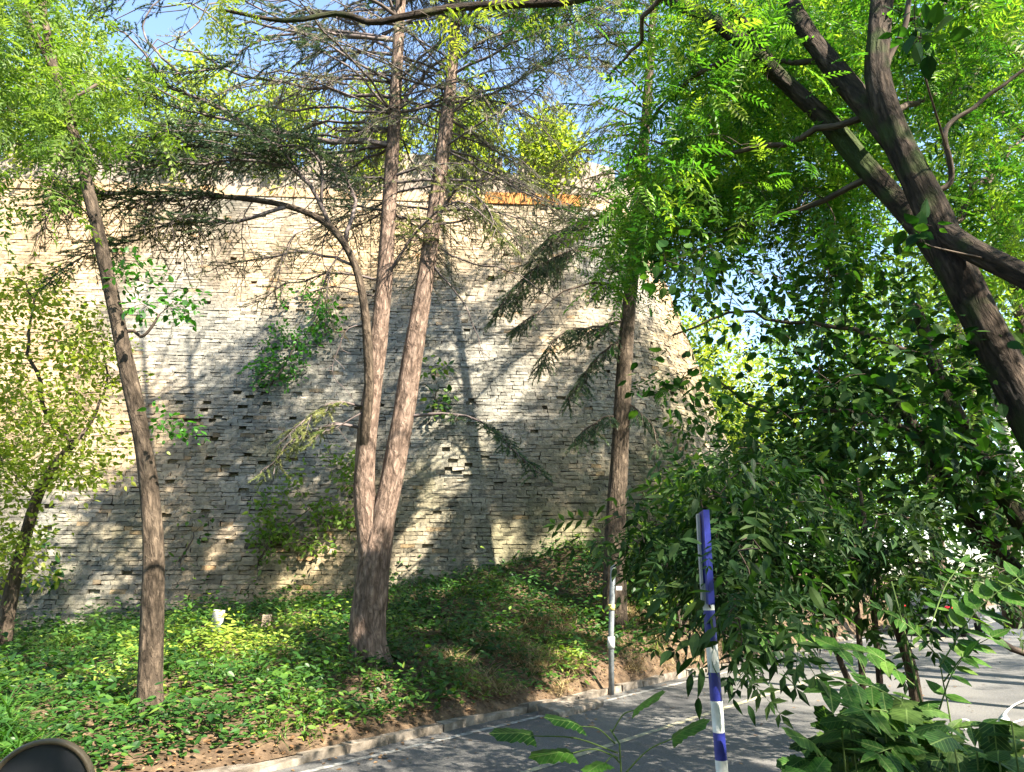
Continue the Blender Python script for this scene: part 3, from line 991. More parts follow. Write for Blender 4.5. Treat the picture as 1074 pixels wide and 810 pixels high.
for pts, Y, r0, wd, kind in (
    ([(345, 237), (325, 200), (288, 170), (200, 152), (110, 160), (60, 185)], (Yc - .7, Yc - 1.4), .04, .75, 'd'),
    ([(300, 216), (240, 232), (170, 240), (95, 258), (50, 290)], (Yc - .8, Yc - 1.2), .035, .6, 'd'),
    ([(320, 195), (290, 160), (240, 140), (180, 140), (130, 150)], (Yc - .8, Yc - 1.6), .03, .8, 'd'),
    ([(310, 180), (260, 172), (190, 172), (120, 180), (70, 200)], (Yc - .8, Yc - 1.9), .03, .8, 'd'),
    ([(360, 200), (350, 165), (320, 150), (280, 155)], (Yc - .6, Yc - 1.4), .03, .7, 'd'),
    ([(300, 216), (230, 206), (150, 202), (80, 208), (30, 225)], (Yc - .8, Yc - 1.1), .02, .8, 'd'),
    ([(365, 262), (372, 215), (360, 180), (330, 150), (270, 140)], (Yc - .6, Yc - .2), .04, .6, 'd'),
    ([(371, 275), (330, 262), (270, 268), (215, 290)], (Yc - .6, Yc - .3), .03, .5, 'p'),
    ([(412, 160), (340, 150), (262, 136), (190, 92), (110, 22), (60, -30)], (Yc, Yc - 1.2), .06, .5, 'm'),
    ([(415, 40), (330, 30), (240, 25), (170, 5), (110, 40)], (Yc, Yc + .6), .04, .8, 'p'),
    ([(414, 95), (330, 85), (250, 70), (180, 50), (120, 70)], (Yc, Yc - .4), .04, .8, 'p'),
    ([(416, 0), (330, -20), (230, 0), (150, 60)], (Yc, Yc - .8), .04, .8, 'p'),
    ([(413, 120), (320, 115), (240, 112), (170, 90)], (Yc, Yc + .8), .03, .7, 'p'),
    ([(412, 50), (310, 40), (220, 60), (150, 100)], (Yc, Yc - 1.0), .035, .6, 'd'),
    ([(190, 92), (150, 40), (170, 0), (220, -30)], (Yc - .7, Yc - .5), .025, .6, 'd'),
    ([(418, 60), (360, 20), (300, 0), (220, -20)], (Yc, Yc + .3), .03, .8, 'p'),
    ([(470, 110), (540, 90), (590, 60), (640, 70)], (Yc, Yc + .8), .03, .7, 'p'),
    ([(476, 60), (540, 30), (600, 20), (650, 40)], (Yc, Yc + .4), .03, .7, 'p'),
    ([(262, 136), (210, 118), (140, 100), (80, 95)], (Yc - .5, Yc - 1.0), .03, .5, 'd'),
    ([(455, 230), (480, 195), (505, 205), (530, 250)], (Yc, Yc - .8), .035, .5, 'l'),
    ([(402, 300), (440, 240), (480, 215), (520, 240)], (Yc, Yc - 1.0), .03, .5, 'l'),
    ([(402, 290), (350, 285), (300, 300), (260, 320)], (Yc, Yc - .4), .025, .45, 'p'),
    ([(388, 440), (345, 440), (305, 462), (272, 505)], (Yc, Yc - .6), .03, .5, 'l'),
    ([(386, 430), (350, 425), (318, 440), (290, 470)], (Yc, Yc - 1.0), .025, .4, 'l'),
    ([(426, 447), (470, 440), (520, 450), (548, 474), (564, 510)], (Yc, Yc - .6), .03, .32, 'd'),
    ([(415, 120), (455, 70), (520, 50), (590, 70)], (Yc, Yc + 1.5), .04, .5, 'p'),
):
    path = ced.branch(px_path(pts, Y), r0, .006)
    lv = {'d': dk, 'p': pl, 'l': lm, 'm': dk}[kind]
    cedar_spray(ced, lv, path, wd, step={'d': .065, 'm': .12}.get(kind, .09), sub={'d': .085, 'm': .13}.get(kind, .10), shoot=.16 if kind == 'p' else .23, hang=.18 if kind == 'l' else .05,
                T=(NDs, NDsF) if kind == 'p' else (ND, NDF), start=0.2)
for i in range(15):
    a = dark[random.randrange(20, 43)]
    e = a + np.array([random.uniform(-1.0, .1), random.uniform(-.5, .5), random.uniform(-1.5, -.5)])
    path = ced.branch([a, (a + e) / 2 + np.array([-.15, 0, .18]), e], .014, .004, n=10, sides=5)
    cedar_spray(ced, br, path, .5, step=.10, sub=.11, shoot=.14, hang=.35, droop=.3, T=(NDs, NDsF), start=.1, rr=.007)
# bare dead twigs
for pts, Y, r0 in (([(455, 262), (480, 300), (497, 342), (502, 372)], Yc - .2, .02), ([(452, 265), (520, 290), (572, 308), (612, 330)], Yc + .3, .018),
                   ([(466, 158), (510, 180), (560, 205), (625, 212)], Yc + .3, .025), ([(398, 340), (372, 350), (352, 392), (372, 420)], Yc - .3, .014),
                   ([(404, 300), (340, 300), (285, 315)], Yc - .3, .016), ([(390, 430), (330, 455), (280, 450)], Yc - .4, .014)):
    path = ced.branch(px_path(pts, Y), r0, .004, n=16)
    for q in range(7):
        a = path[random.randrange(4, 16)]
        e = a + np.array([random.gauss(0, .18), random.gauss(0, .18), random.uniform(-.35, .05)])
        ced.tw.tube(smooth_path([a, (a + e) / 2 + RNG.normal(size=3) * .03, e], 4), [.006, .005, .004, .003], 4, cap=False)
# sparse upper boughs all round both stems
for stem, zmin in ((c_L, 6.0), (c_R, 6.0)):
    for i in range(48):
        k = random.randrange(26, 48) if i % 3 else random.randrange(46, 59)
        a = stem[k]
        if a[2] < zmin: continue
        az = random.uniform(0, 2 * math.pi); ln = random.uniform(1.8, 4.2) * (1 if a[2] < 13 else .75)
        dv = np.array([math.cos(az), math.sin(az), 0])
        e = a + dv * ln + np.array([0, 0, random.uniform(-.1, .5)])
        mid = (a + e) / 2 + np.array([0, 0, .28]) + RNG.normal(size=3) * .12
        path = ced.branch([a, mid, e], random.uniform(.02, .038), .006, n=10, sides=5)
        cedar_spray(ced, pl if random.random() < .8 else dk, path, .9, step=.13, sub=.13, shoot=.15, droop=.35, hang=.28, T=(NDs, NDsF), start=.18, rr=.008)
for i in range(16):
    k = int(np.argmin(np.abs(c_L[:, 2] - random.uniform(9.6, 14.5)))); a = c_L[k]
    az = math.pi + random.gauss(0, .45); ln = random.uniform(2.8, 5.2)
    e = a + np.array([math.cos(az), math.sin(az), 0]) * ln + np.array([0, 0, random.uniform(-.3, .5)])
    path = ced.branch([a, (a + e) / 2 + np.array([0, 0, .35]) + RNG.normal(size=3) * .15, e], random.uniform(.025, .04), .006, n=12, sides=5)
    cedar_spray(ced, pl if i % 3 else dk, path, .95, step=.11, sub=.12, shoot=.15 if i % 3 else .25, droop=.35, hang=.2, T=(NDs, NDsF) if i % 3 else (ND, NDF), start=.25, rr=.009)
for stem in (c_L, c_R):
    zz = stem[:, 2]
    for i in range(22):
        k = int(np.argmin(np.abs(zz - random.uniform(7.8, 14.0)))); a = stem[k]
        az = random.choice([0, math.pi]) + random.gauss(0, .75)
        if math.sin(az) < -.25: az = -az
        ln = random.uniform(1.6, 4.0)
        e = a + np.array([math.cos(az), math.sin(az), 0]) * ln + np.array([0, 0, random.uniform(-.5, .4)])
        path = ced.branch([a, (a + e) / 2 + np.array([0, 0, .3]) + RNG.normal(size=3) * .1, e], random.uniform(.018, .035), .006, n=10, sides=5)
        cedar_spray(ced, pl, path, .95, step=.12, sub=.10, shoot=.16, droop=.35, hang=.22, T=(NDs, NDsF), start=.15, rr=.009)
ced.finish()
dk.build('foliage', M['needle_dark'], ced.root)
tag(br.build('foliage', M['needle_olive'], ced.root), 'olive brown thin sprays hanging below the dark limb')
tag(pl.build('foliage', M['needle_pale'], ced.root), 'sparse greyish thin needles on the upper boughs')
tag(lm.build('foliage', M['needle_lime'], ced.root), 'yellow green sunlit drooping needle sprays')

# second cedar, single trunk, by the wall corner
Y2 = 16.0
rc = Tree('cedar_tree', P(645, 640, Y2), 'single straight cedar with drooping dark boughs before the rounded wall corner', 'tree', M['bark_brown'], M['twig'])
r_t = rc.stem([P(645, 655, Y2), P(645, 560, Y2), P(650, 480, Y2), P(655, 380, Y2), P(661, 310, Y2), P(669, 230, Y2), P(677, 130, Y2), P(684, 30, Y2), P(692, -120, Y2), P(696, -210, Y2)], .21, .03, 'trunk', n=60, sides=20, rough=.1, flare=.25)
dk = Leaves(); pl = Leaves()
for pts, Y, r0, wd, hg in (
    ([(655, 338), (622, 345), (588, 352), (562, 388)], (Y2, Y2 - .8), .035, .5, .25), ([(656, 350), (630, 370), (610, 395), (600, 415)], (Y2, Y2 - .5), .03, .4, .3),
    ([(663, 300), (640, 270), (600, 262), (545, 292), (522, 318)], (Y2, Y2 - 1), .04, .6, .3), ([(661, 310), (620, 300), (575, 315), (535, 345)], (Y2, Y2 + .6), .035, .5, .3),
    ([(651, 432), (632, 436), (615, 448), (602, 462)], (Y2, Y2 - .5), .025, .35, .3), ([(652, 425), (672, 438), (685, 452), (692, 468)], (Y2, Y2 - .5), .025, .35, .35),
    ([(668, 240), (630, 225), (585, 240), (560, 270)], (Y2, Y2 - .6), .04, .6, .25),
):
    path = rc.branch(px_path(pts, Y), r0, .006)
    cedar_spray(rc, dk, path, wd * random.uniform(.8, 1.1), step=.06, sub=.08, shoot=.30, hang=hg, start=.1)
for i in range(56):
    k = int(np.argmin(np.abs(r_t[:, 2] - random.uniform(9.0, 17.5)))) if i < 40 else random.randrange(45, 58)
    a = r_t[k]
    az = random.uniform(0, 2 * math.pi) if random.random() < .5 else random.uniform(2.4, 4.2)
    ln = random.uniform(1.5, 3.8)
    e = a + np.array([math.cos(az), math.sin(az), 0]) * ln + np.array([0, 0, random.uniform(-.3, .3)])
    path = rc.branch([a, (a + e) / 2 + np.array([0, 0, .3]), e], .03, .006, n=10, sides=5)
    cedar_spray(rc, pl, path, .95, step=.10, sub=.11, shoot=.19, droop=.35, hang=.3, T=(NDs, NDsF), start=.15, rr=.008)
rc.finish()
dk.build('foliage', M['needle_dark'], rc.root)
tag(pl.build('foliage', M['needle_lime'], rc.root), 'pale yellowish hanging needles of the upper boughs')


# ------------------------------------------------------------------ broadleaf trees
def leafy(tree, clusters, per, rad, size, mat, T=(OV, OVF), flat=.7, upn=1.0, droop=0.2, name='crown', jit=.5, grow=True, gaps=True, **gk):
    if grow: clusters = tree.grow(clusters, gaps=gaps, **gk)
    pts, o_ = leaf_pts(clusters, per, rad, flat)
    n = len(pts)
    d = unit(unit(o_) * .8 + rand_dirs(n) * .6 + np.array([0, 0, -droop]))
    nr = rand_dirs(n) * .75 + np.array([0, 0, upn])
    lv = Leaves(); lv.gaps = gaps; lv.add(T[0], T[1], pts, d, nr, size * RNG.uniform(1 - jit, 1 + jit, n))
    return lv.build(name, mat, tree.root)


# slender tree at the left
Yl = ground_at(157, 748)[1]
st = Tree('slender_tree', P(157, 748, Yl), 'slender leaning brown tree on the left of the bank, bare below its light crown', 'tree', M['bark_brown'], M['twig'])
st.stem([P(157, 760, Yl), P(158, 690, Yl), P(161, 600, Yl), P(157, 520, Yl), P(147, 450, Yl), P(130, 370, Yl), P(115, 300, Yl), P(100, 230, Yl), P(84, 165, Yl), P(64, 95, Yl), P(54, 60, Yl)], .128, .062, 'trunk', n=64, sides=20, rough=.1, flare=.25)
st.stem([P(58, 75, Yl), P(46, 52, Yl), P(34, 32, Yl), P(18, -10, Yl), P(0, -70, Yl)], .065, .03, 'limb', sides=10)
st.stem([P(55, 68, Yl), P(50, 40, Yl), P(44, 0, Yl), P(46, -60, Yl), P(55, -150, Yl)], .06, .03, 'limb', sides=10)
st.branch(px_path([(138, 348), (148, 346), (155, 352), (166, 328)], Yl), .025, .015)
st.branch(px_path([(84, 165), (45, 160), (15, 150), (-20, 150)], (Yl, Yl + .4)), .03, .01)
st.branch(px_path([(70, 110), (100, 90), (140, 85), (190, 110)], (Yl, Yl + 1.2)), .03, .01)
cl = np.vstack([sample_poly([(-60, -60), (75, -60), (118, 60), (112, 130), (60, 200), (-60, 260)], 330, Yl - 1.0, Yl + 2.2, .9, -.08, 3),
                sample_poly([(110, 50), (160, 60), (160, 140), (112, 150)], 22, Yl, Yl + 1.5, .9, -.1, 4)])
leafy(st, cl, 7, .2, .32, M['leaf_light'], (PNL, PNLF), droop=.35)
cl2 = np.vstack([sample_poly([(165, 430), (215, 440), (205, 468), (165, 470)], 12, Yl - .3, Yl + .3), sample_poly([(112, 260), (150, 270), (215, 300), (220, 330), (130, 330)], 34, Yl - .4, Yl + .8)])
leafy(st, cl2, 9, .10, .085, M['leaf_near'], name='crown')
st.finish()

# young bright tree far left
Yy = 12.6
yt = Tree('young_tree', P(4, 668, Yy), 'young thin tree with pale yellow green leaves at the left edge by the wall', 'tree', M['bark_brown'], M['twig'])
yt.stem([P(2, 675, Yy), P(10, 630, Yy), P(22, 580, Yy), P(40, 520, Yy), P(60, 485, Yy), P(78, 465, Yy)], .12, .06, 'trunk', sides=12, flare=.2)
yt.branch(px_path([(78, 465), (60, 450), (46, 438), (42, 400), (28, 345), (34, 310), (10, 290)], Yy), .045, .012, n=20)
yt.branch(px_path([(78, 465), (95, 440), (110, 400), (112, 350)], (Yy, Yy + .5)), .035, .01, n=16)
yt.branch(px_path([(40, 520), (10, 490), (-30, 450)], Yy), .03, .01)
cl = np.vstack([sample_poly([(-40, 300), (60, 285), (125, 340), (135, 430), (120, 500), (60, 520), (-40, 560)], 330, Yy - 1.2, Yy + 1.4, .9, -.05, 7),
                sample_poly([(-40, 540), (50, 530), (60, 590), (20, 620), (-40, 640)], 50, Yy - .8, Yy + 1, .9, -.1, 8)])
leafy(yt, cl, 28, .22, .08, M['leaf_lime'], (OV, OVF), flat=.5)
yt.finish()

# big leaning tree at the right
bt = Tree('leaning_tree', P(1210, 700, 5.6), 'big dark leaning tree at the right with thick mossy forked limbs overhead', 'tree', M['bark_dark'], M['twig'])
bt.stem([P(1215, 760, 5.6), P(1160, 580, 5.7), P(1100, 470, 5.8), P(1048, 372, 6.0), P(1000, 275, 6.2), P(968, 205, 6.3), P(938, 140, 6.4), P(921, 80, 6.5), P(924, 10, 6.6), P(930, -90, 6.8), P(915, -260, 7.2)], .185, .055, 'trunk', n=70, sides=30, rough=.17, power=1.0)
bt.stem([P(985, 240, 6.25), P(1020, 262, 5.9), P(1074, 290, 5.5), P(1140, 330, 5.2)], .10, .085, 'limb', n=20, sides=18, rough=.15)
bt.stem([P(1010, 300, 6.3), P(960, 235, 6.7), P(905, 172, 7.0), P(868, 128, 7.2), P(815, 78, 7.4), P(760, 30, 7.6), P(700, -2, 7.8), P(640, -40, 8.0), P(560, -110, 8.4)], .115, .055, 'limb', n=50, sides=22, rough=.16)
bt.stem([P(940, 150, 6.5), P(905, 108, 6.8), P(880, 78, 7.0), P(850, 40, 7.2), P(828, 0, 7.4), P(805, -60, 7.7), P(770, -160, 8.2)], .12, .06, 'limb', n=36, sides=22, rough=.2)
bt.stem([P(820, 82, 7.4), P(795, 42, 7.5), P(770, 10, 7.6), P(740, -30, 7.7)], .045, .03, 'limb', n=16, sides=10)
bt.stem([P(930, -90, 6.8), P(800, -110, 6.4), P(700, -45, 6.2), P(615, -4, 6.1), P(545, 4, 6.0), P(480, 8, 6.0), P(420, 18, 5.9), P(390, 24, 5.9), P(355, 14, 5.9), P(300, 22, 5.8), P(230, 10, 5.8)], .09, .014, 'limb', n=50, sides=12, rough=.1)
bt.branch(px_path([(420, 18), (380, -5), (340, -20)], 5.9), .02, .008)
bt.branch(px_path([(920, 110), (930, 70), (945, 20), (950, -20)], (6.5, 6.4)), .04, .02)
bt.branch(px_path([(990, 190), (1012, 185), (1018, 172), (1004, 140), (1008, 118), (1035, 92), (1085, 66)], 6.0), .028, .016, n=26)
for pts in ([(868, 128), (800, 150), (740, 160), (690, 140)], [(905, 172), (850, 210), (790, 230), (730, 250)], [(760, 30), (720, 60), (690, 100), (660, 170)], [(850, 40), (800, 60), (760, 100)],
            [(938, 140), (1000, 90), (1050, 30)], [(924, 10), (980, 20), (1040, -10)], [(1000, 275), (1040, 200), (1074, 150)], [(700, -2), (670, 40), (650, 90)]):
    bt.branch(px_path(pts, (6.8, 8.6)), .04, .012, n=16)
cl = np.vstack([
    sample_poly([(668, 90), (705, 60), (745, -20), (860, -40), (920, 60), (900, 170), (830, 230), (760, 250), (700, 270), (665, 250), (655, 170)], 880, 7.0, 11.5, .75, -.2, 11),
    sample_poly([(720, 240), (860, 180), (950, 250), (860, 300), (780, 300)], 90, 7.5, 9.5, .8, -.1, 12),
    sample_poly([(640, 230), (690, 240), (680, 300), (640, 300)], 18, 8, 9.5),
    sample_poly([(930, -60), (1120, -60), (1120, 300), (1010, 210), (940, 110)], 300, 6.6, 10, .8, -.05, 13),
])
leafy(bt, cl, 8, .2, .38, M['leaf_pinnate'], (PN, PNF), droop=.25, maxr=.03)
# hanging near sprays
cl = np.vstack([sample_poly([(430, 0), (500, 0), (505, 40), (450, 48), (425, 25)], 9, 5.8, 6.2), sample_poly([(570, 2), (610, 4), (600, 32), (575, 24)], 5, 5.8, 6.2), sample_poly([(205, -10), (260, -10), (250, 20), (225, 25)], 7, 5.6, 6.0)])
leafy(bt, cl, 5, .09, .26, M['leaf_lime'], (PN, PNF), droop=.45, name='crown', maxr=.015)
cl = np.vstack([sample_poly([(945, -10), (1000, -10), (1000, 40), (985, 60), (945, 50)], 12, 4.2, 4.6), sample_poly([(945, 235), (980, 230), (975, 275), (940, 270)], 7, 5.4, 5.8)])
leafy(bt, cl, 3, .06, .13, M['leaf_broad'], (OV, OVF), name='crown', maxr=.012)
# unseen crown above the frame; extra clusters added to shade wall and bank
over = []
for i in range(860):
    over.append((random.uniform(-1.0, 13), random.uniform(1.5, 12.5), random.uniform(11.5, 16)))
over = np.array(over); over = over[[mnoise.noise(Vector(p * .35)) > -.05 for p in over]]
shade_poly = [(190, 400), (290, 330), (420, 290), (520, 260), (640, 240), (690, 330), (700, 560), (640, 580), (480, 600), (240, 640), (140, 560)]
extra = []
for px in range(140, 700, 14):
    for py in range(240, 640, 14):
        if in_poly(np.array([[px, py]], float), shade_poly)[0]: extra.append(wall_hit(px, py)[0] + TOSUN * random.uniform(12.5, 19) + RNG.normal(size=3) * .25)
for px in range(330, 720, 19):
    for py in range(600, 790, 19): extra.append(ground_at(px, py) + TOSUN * random.uniform(13.5, 17.5) + RNG.normal(size=3) * .25)
extra = np.array(extra); extra = extra[sun_gap(extra, .15)]
over = np.vstack([over, extra[extra[:, 2] > 10.5]])
leafy(bt, over, 10, .3, .45, M['leaf_pinnate'], (PN, PNF), droop=.2, maxr=.05)
bt.finish()

# lower dark leaning stems
lt = Tree('leaning_tree', P(1150, 700, 6.6), 'thinner dark leaning double-stemmed tree below the big one at the right edge', 'tree', M['bark_dark'], M['twig'])
lt.stem([P(1150, 720, 6.6), P(1105, 610, 6.7), P(1070, 545, 6.8), P(1030, 487, 6.9), P(1000, 430, 7.0), P(980, 380, 7.2), P(960, 320, 7.4)], .12, .05, 'trunk', n=36, sides=16, rough=.14)
lt.stem([P(1120, 660, 6.7), P(1074, 610, 6.9), P(1030, 560, 7.0), P(990, 500, 7.1), P(960, 450, 7.2), P(920, 400, 7.3), P(880, 370, 7.4)], .095, .03, 'trunk', n=36, sides=14, rough=.14)
lt.branch(px_path([(1090, 730), (1060, 695), (1035, 670), (1020, 640)], (6.3, 6.4)), .035, .02)
lt.branch(px_path([(980, 380), (900, 350), (830, 330), (760, 330), (700, 350)], (7.2, 7.8)), .03, .01)
lt.branch(px_path([(960, 450), (880, 430), (800, 430), (740, 400)], (7.2, 7.8)), .03, .01)
cl = np.vstack([
    sample_poly([(680, 250), (760, 262), (800, 285), (880, 265), (960, 300), (1010, 350), (1000, 440), (900, 450), (860, 400), (790, 330), (740, 325), (670, 295)], 190, 6.0, 9.5, 1.0, -.08, 21),
    sample_poly([(860, 390), (900, 400), (1000, 430), (1040, 520), (960, 560), (850, 540), (800, 490), (830, 440)], 190, 6.0, 9.5, 1.0, -.08, 22),
    sample_poly([(695, 385), (765, 372), (765, 395), (720, 428), (690, 405)], 9, 6.6, 7.4),
    sample_poly([(775, 400), (860, 380), (830, 500), (770, 490)], 34, 6.0, 9.0, 1.0, 0.0, 24),
    sample_poly([(1000, 330), (1110, 400), (1110, 640), (1000, 560), (985, 450)], 110, 6.4, 8.4, .9, -.1, 23)])
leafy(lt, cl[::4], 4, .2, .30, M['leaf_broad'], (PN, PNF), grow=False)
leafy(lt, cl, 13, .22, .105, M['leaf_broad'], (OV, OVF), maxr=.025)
lt.finish()

# shrubs with hanging narrow leaves beside the road
sh = Tree('tall_shrub', P(905, 800, 5.4), 'tall dark shrub with drooping narrow leaves behind the striped pole', 'shrub', M['bark_brown'], M['twig'])
for q, pts in enumerate(([(915, 815), (900, 740), (880, 690), (866, 640), (840, 580)], [(908, 815), (906, 740), (902, 680), (893, 600), (860, 500)], [(925, 815), (924, 740), (920, 680), (912, 590), (900, 500)], [(968, 800), (962, 740), (955, 700), (943, 660), (935, 620)])):
    sh.stem(px_path(pts, (5.4, 5.3)), .026 if q < 3 else .045, .012 if q < 3 else .034, 'trunk', n=20, sides=9)
sh.branch(px_path([(866, 640), (820, 610), (770, 600), (730, 610)], (5.3, 4.6)), .016, .005)
sh.branch(px_path([(880, 600), (840, 560), (790, 540), (740, 545)], (5.3, 4.7)), .016, .005)
cl = np.vstack([
    sample_poly([(735, 510), (790, 480), (860, 520), (960, 540), (980, 600), (930, 635), (860, 615), (800, 620), (740, 620), (715, 580)], 270, 4.2, 6.2, 1.2, -.06, 31),
    sample_poly([(765, 600), (840, 610), (830, 660), (800, 690), (775, 700), (762, 680)], 16, 4.1, 4.8), 
    sample_poly([(625, 560), (710, 530), (740, 580), (700, 600), (650, 580)], 26, 4.8, 5.6),
    sample_poly([(738, 570), (800, 560), (795, 650), (770, 690), (742, 660)], 13, 3.15, 3.6),
    sample_poly([(950, 570), (1074, 600), (1074, 630), (960, 620)], 26, 5.0, 6)])
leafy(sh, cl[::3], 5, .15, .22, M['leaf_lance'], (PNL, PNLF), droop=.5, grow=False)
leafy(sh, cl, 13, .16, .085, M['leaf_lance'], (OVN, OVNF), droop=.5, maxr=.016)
sh.finish()

# ------------------------------------------------------------------ trees beyond
def bg_tree(name, px, base_py, top_py, Y, wpx, label, mat, n=260, per=34, size=.2, group='trees beyond the road and wall'):
    b = P(px, base_py, Y); t = P(px, top_py, Y); wd = wpx / F * Y
    b[2] = min(b[2], 0.5)
    tr = Tree(name, b, label, 'tree', M['bark_brown'], M['twig'], group)
    H = t[2] - b[2]
    lean = random.uniform(-.05, .05) * H
    tr.stem([b, b + [lean * .3, 0, H * .35], b + [lean, 0, H * .8]], .03 * H * .6 + .05, .04, 'trunk', n=16, sides=9)
    pts = []
    while len(pts) < n:
        v = RNG.uniform(-1, 1, 3)
        if np.linalg.norm(v) > 1: continue
        p = b + np.array([lean * .6, 0, H * .62]) + v * np.array([wd / 2, wd / 2, H * .40])
        if mnoise.noise(Vector(p * (4.5 / wd))) < -.08: continue
        pts.append(p)
    cl = np.array(pts)
    leafy(tr, cl, per, wd * .055, size, mat, (RH, RHF), maxr=.05)
    tr.finish()
    return tr


BG = [
    (760, 600, 325, 34, 110, 'lime green sunlit tree just past the rounded wall corner', 'leaf_lime', .22),
    (815, 600, 380, 42, 120, 'small yellow green tree with forked stem seen through the gap right of the wall', 'leaf_lime', .24),
    (900, 600, 300, 48, 200, 'broad mid green tree far up the road behind the dark shrub', 'leaf_light', .28),
    (985, 600, 250, 30, 190, 'bright green tree up the road behind the lower leaning stems', 'leaf_light', .2),
    (1060, 610, 130, 22, 230, 'tall bright green tree behind the fork of the big leaning tree', 'leaf_light', .16),
    (1130, 620, 60, 15, 230, 'light green tree at the right frame edge beside the pale pole', 'leaf_light', .13),
    (860, 600, 470, 70, 230, 'low distant tree at the far end of the road', 'leaf_pinnate', .4),
]
for a in BG:
    bg_tree('roadside_tree', a[0], a[1], a[2], a[3], a[4], a[5], M[a[6]], size=a[7])

def shade_tree(base, pts, label, ctr, rad, n, per, size):  # roadside trees added for their shade, all but the first unseen
    tr = Tree('roadside_tree', base, label, 'tree', M['bark_dark'], M['twig'], 'trees beyond the road and wall')
    b = np.array(base, float); c = np.array(ctr, float)
    tr.stem([b] + [np.array(p, float) for p in pts], .26, .05, 'trunk', n=30, sides=14, rough=.14, flare=.2)
    top = tr.sp[12:]
    for i in range(9):
        v = RNG.normal(size=3) * [1, 1, .6]; v /= np.linalg.norm(v)
        a = top[random.randrange(len(top))]
        tr.branch([a, (a + c + v * rad * .4) / 2, c + v * np.array(rad) * .75], .07, .015, n=12, sides=7)
    cl = []
    while len(cl) < n:
        v = RNG.uniform(-1, 1, 3)
        if np.linalg.norm(v) > 1: continue
        p = c + v * np.array(rad)
        if mnoise.noise(Vector(p * .45)) < -.1: continue
        cl.append(p)
    leafy(tr, np.array(cl), per, .3, size, M['leaf_pinnate'], (PN, PNF), droop=.25, maxr=.05)
    tr.finish()
shade_tree((12.0, 12.5, 0.1), [(11.6, 12.7, 4), (10.6, 13.1, 9), (9.8, 13.4, 14), (9.5, 13.5, 17)], 'tall feathery leaved tree beside the road behind the upper limbs of the leaning tree', (9.8, 13.3, 14.5), (5.6, 4.6, 6), 560, 10, .48)
shade_tree((8.2, -1.5, 0.1), [(8.1, -1.2, 3), (7.6, -.6, 6), (7.2, 0, 9)], 'unseen feathery leaved tree behind the viewpoint, added to shade the near plants', (6.8, -.6, 7.8), (4.8, 4.8, 2.6), 460, 9, .45)

shade_tree((19.5, 11.5, 0.1), [(19.3, 11.7, 3), (18.8, 12, 6), (18.2, 12.4, 9)], 'unseen feathery leaved tree beyond the frame edge, added to shade the far road', (18.0, 12.6, 8.2), (5, 5, 3.2), 300, 9, .5)
shade_tree((27, 20, 0.1), [(26.8, 20.2, 3), (26.2, 20.6, 6), (25.6, 21, 9)], 'farther unseen feathery leaved tree, added to shade the far road', (25.4, 21.0, 8.6), (5.5, 5.5, 3.4), 300, 9, .5)

# shrubs growing on the wall top
for u, hgt, wd, lab in ((-3.2, 2.9, 2.8, 'yellow green bush on the wall top behind the upper boughs of the single cedar'), (-6.2, 3.0, 2.6, 'yellow green bush on the wall top close beside the twin cedar trunks'),
                        (-.6, 2.2, 2.2, 'sprawling bush on the parapet at the wall corner'), (-9.3, 3.0, 2.8, 'rounded lime bush on the wall top behind the dark cedar plates'), (-12.3, 3.6, 3.4, 'rounded green bush on the wall top behind the hanging cedar bough'),
                        (-16.5, 4.4, 4.4, 'large pale green bush on the wall top behind the slender tree'), (-21.0, 4.2, 4.4, 'pale green bush on the wall top at the frame edge')):
    hgt += .6; p, nn = wall_pt(u, ztop, -.25); p = np.array([p[0], p[1], ztop + .3])
    tr = Tree('wall_bush', p, lab, 'bush', M['bark_brown'], M['twig'], 'bushes on top of the wall')
    tr.stem([p, p + [.1, 0, hgt * .4], p + [0, .1, hgt * .8]], .06, .02, 'trunk', n=10, sides=7)
    pts = []
    while len(pts) < 150:
        v = RNG.uniform(-1, 1, 3)
        if np.linalg.norm(v) < 1: pts.append(p + np.array([0, 0, hgt * .6]) + v * np.array([wd / 2, wd / 3, hgt * .62]))
    leafy(tr, np.array(pts), 34, .22, .15, M['leaf_lime'], (RH, RHF), gaps=False); tr.finish()

# climbers on the wall face
def climber(poly, n, size, mat, label, hang=False):
    poly = np.array(poly, float); lo, hi = poly.min(0), poly.max(0)
    q = RNG.uniform(lo, hi, (n * 3, 2)); q = q[in_poly(q, poly)][:n]
    pts = np.array([wall_hit(a, b, random.uniform(.05, .5))[0] for a, b in q])
    pts = np.array([p for p in pts if mnoise.noise(Vector(p * 1.1)) + .6 * mnoise.noise(Vector(p * 2.9)) > -.08])
    low = pts[np.argmin(pts[:, 2])] if not hang else pts[np.argmax(pts[:, 2])]
    tr = Tree('climbing_vine', low, label, 'vine', M['bark_brown'], M['twig'], 'climbers on the wall')
    mid = pts.mean(0)
    tr.stem([low, (low + mid) / 2 + RNG.normal(size=3) * .1, mid], .03, .012, 'stem', n=12, sides=6)
    leafy(tr, pts, 7, .13, size, mat, (OV, OVF), maxr=.012, gaps=False); tr.finish()
climber([(300, 300), (350, 295), (365, 345), (330, 360), (300, 415), (275, 420), (262, 380), (290, 340)], 230, .12, M['leaf_near'], 'dark green vine hanging on the wall left of the twin cedar')
climber([(275, 520), (345, 470), (378, 480), (372, 580), (320, 575), (270, 590), (262, 555)], 300, .12, M['leaf_light'], 'low green climber on the wall foot left of the twin cedar')
climber([(440, 380), (475, 380), (470, 430), (440, 440)], 30, .15, M['leaf_ground'], 'small leafy climber on the wall right of the twin cedar')
climber([(0, 560), (60, 560), (70, 610), (20, 630), (0, 620)], 60, .15, M['leaf_ground'], 'dark leafy climber on the wall foot at the left edge')
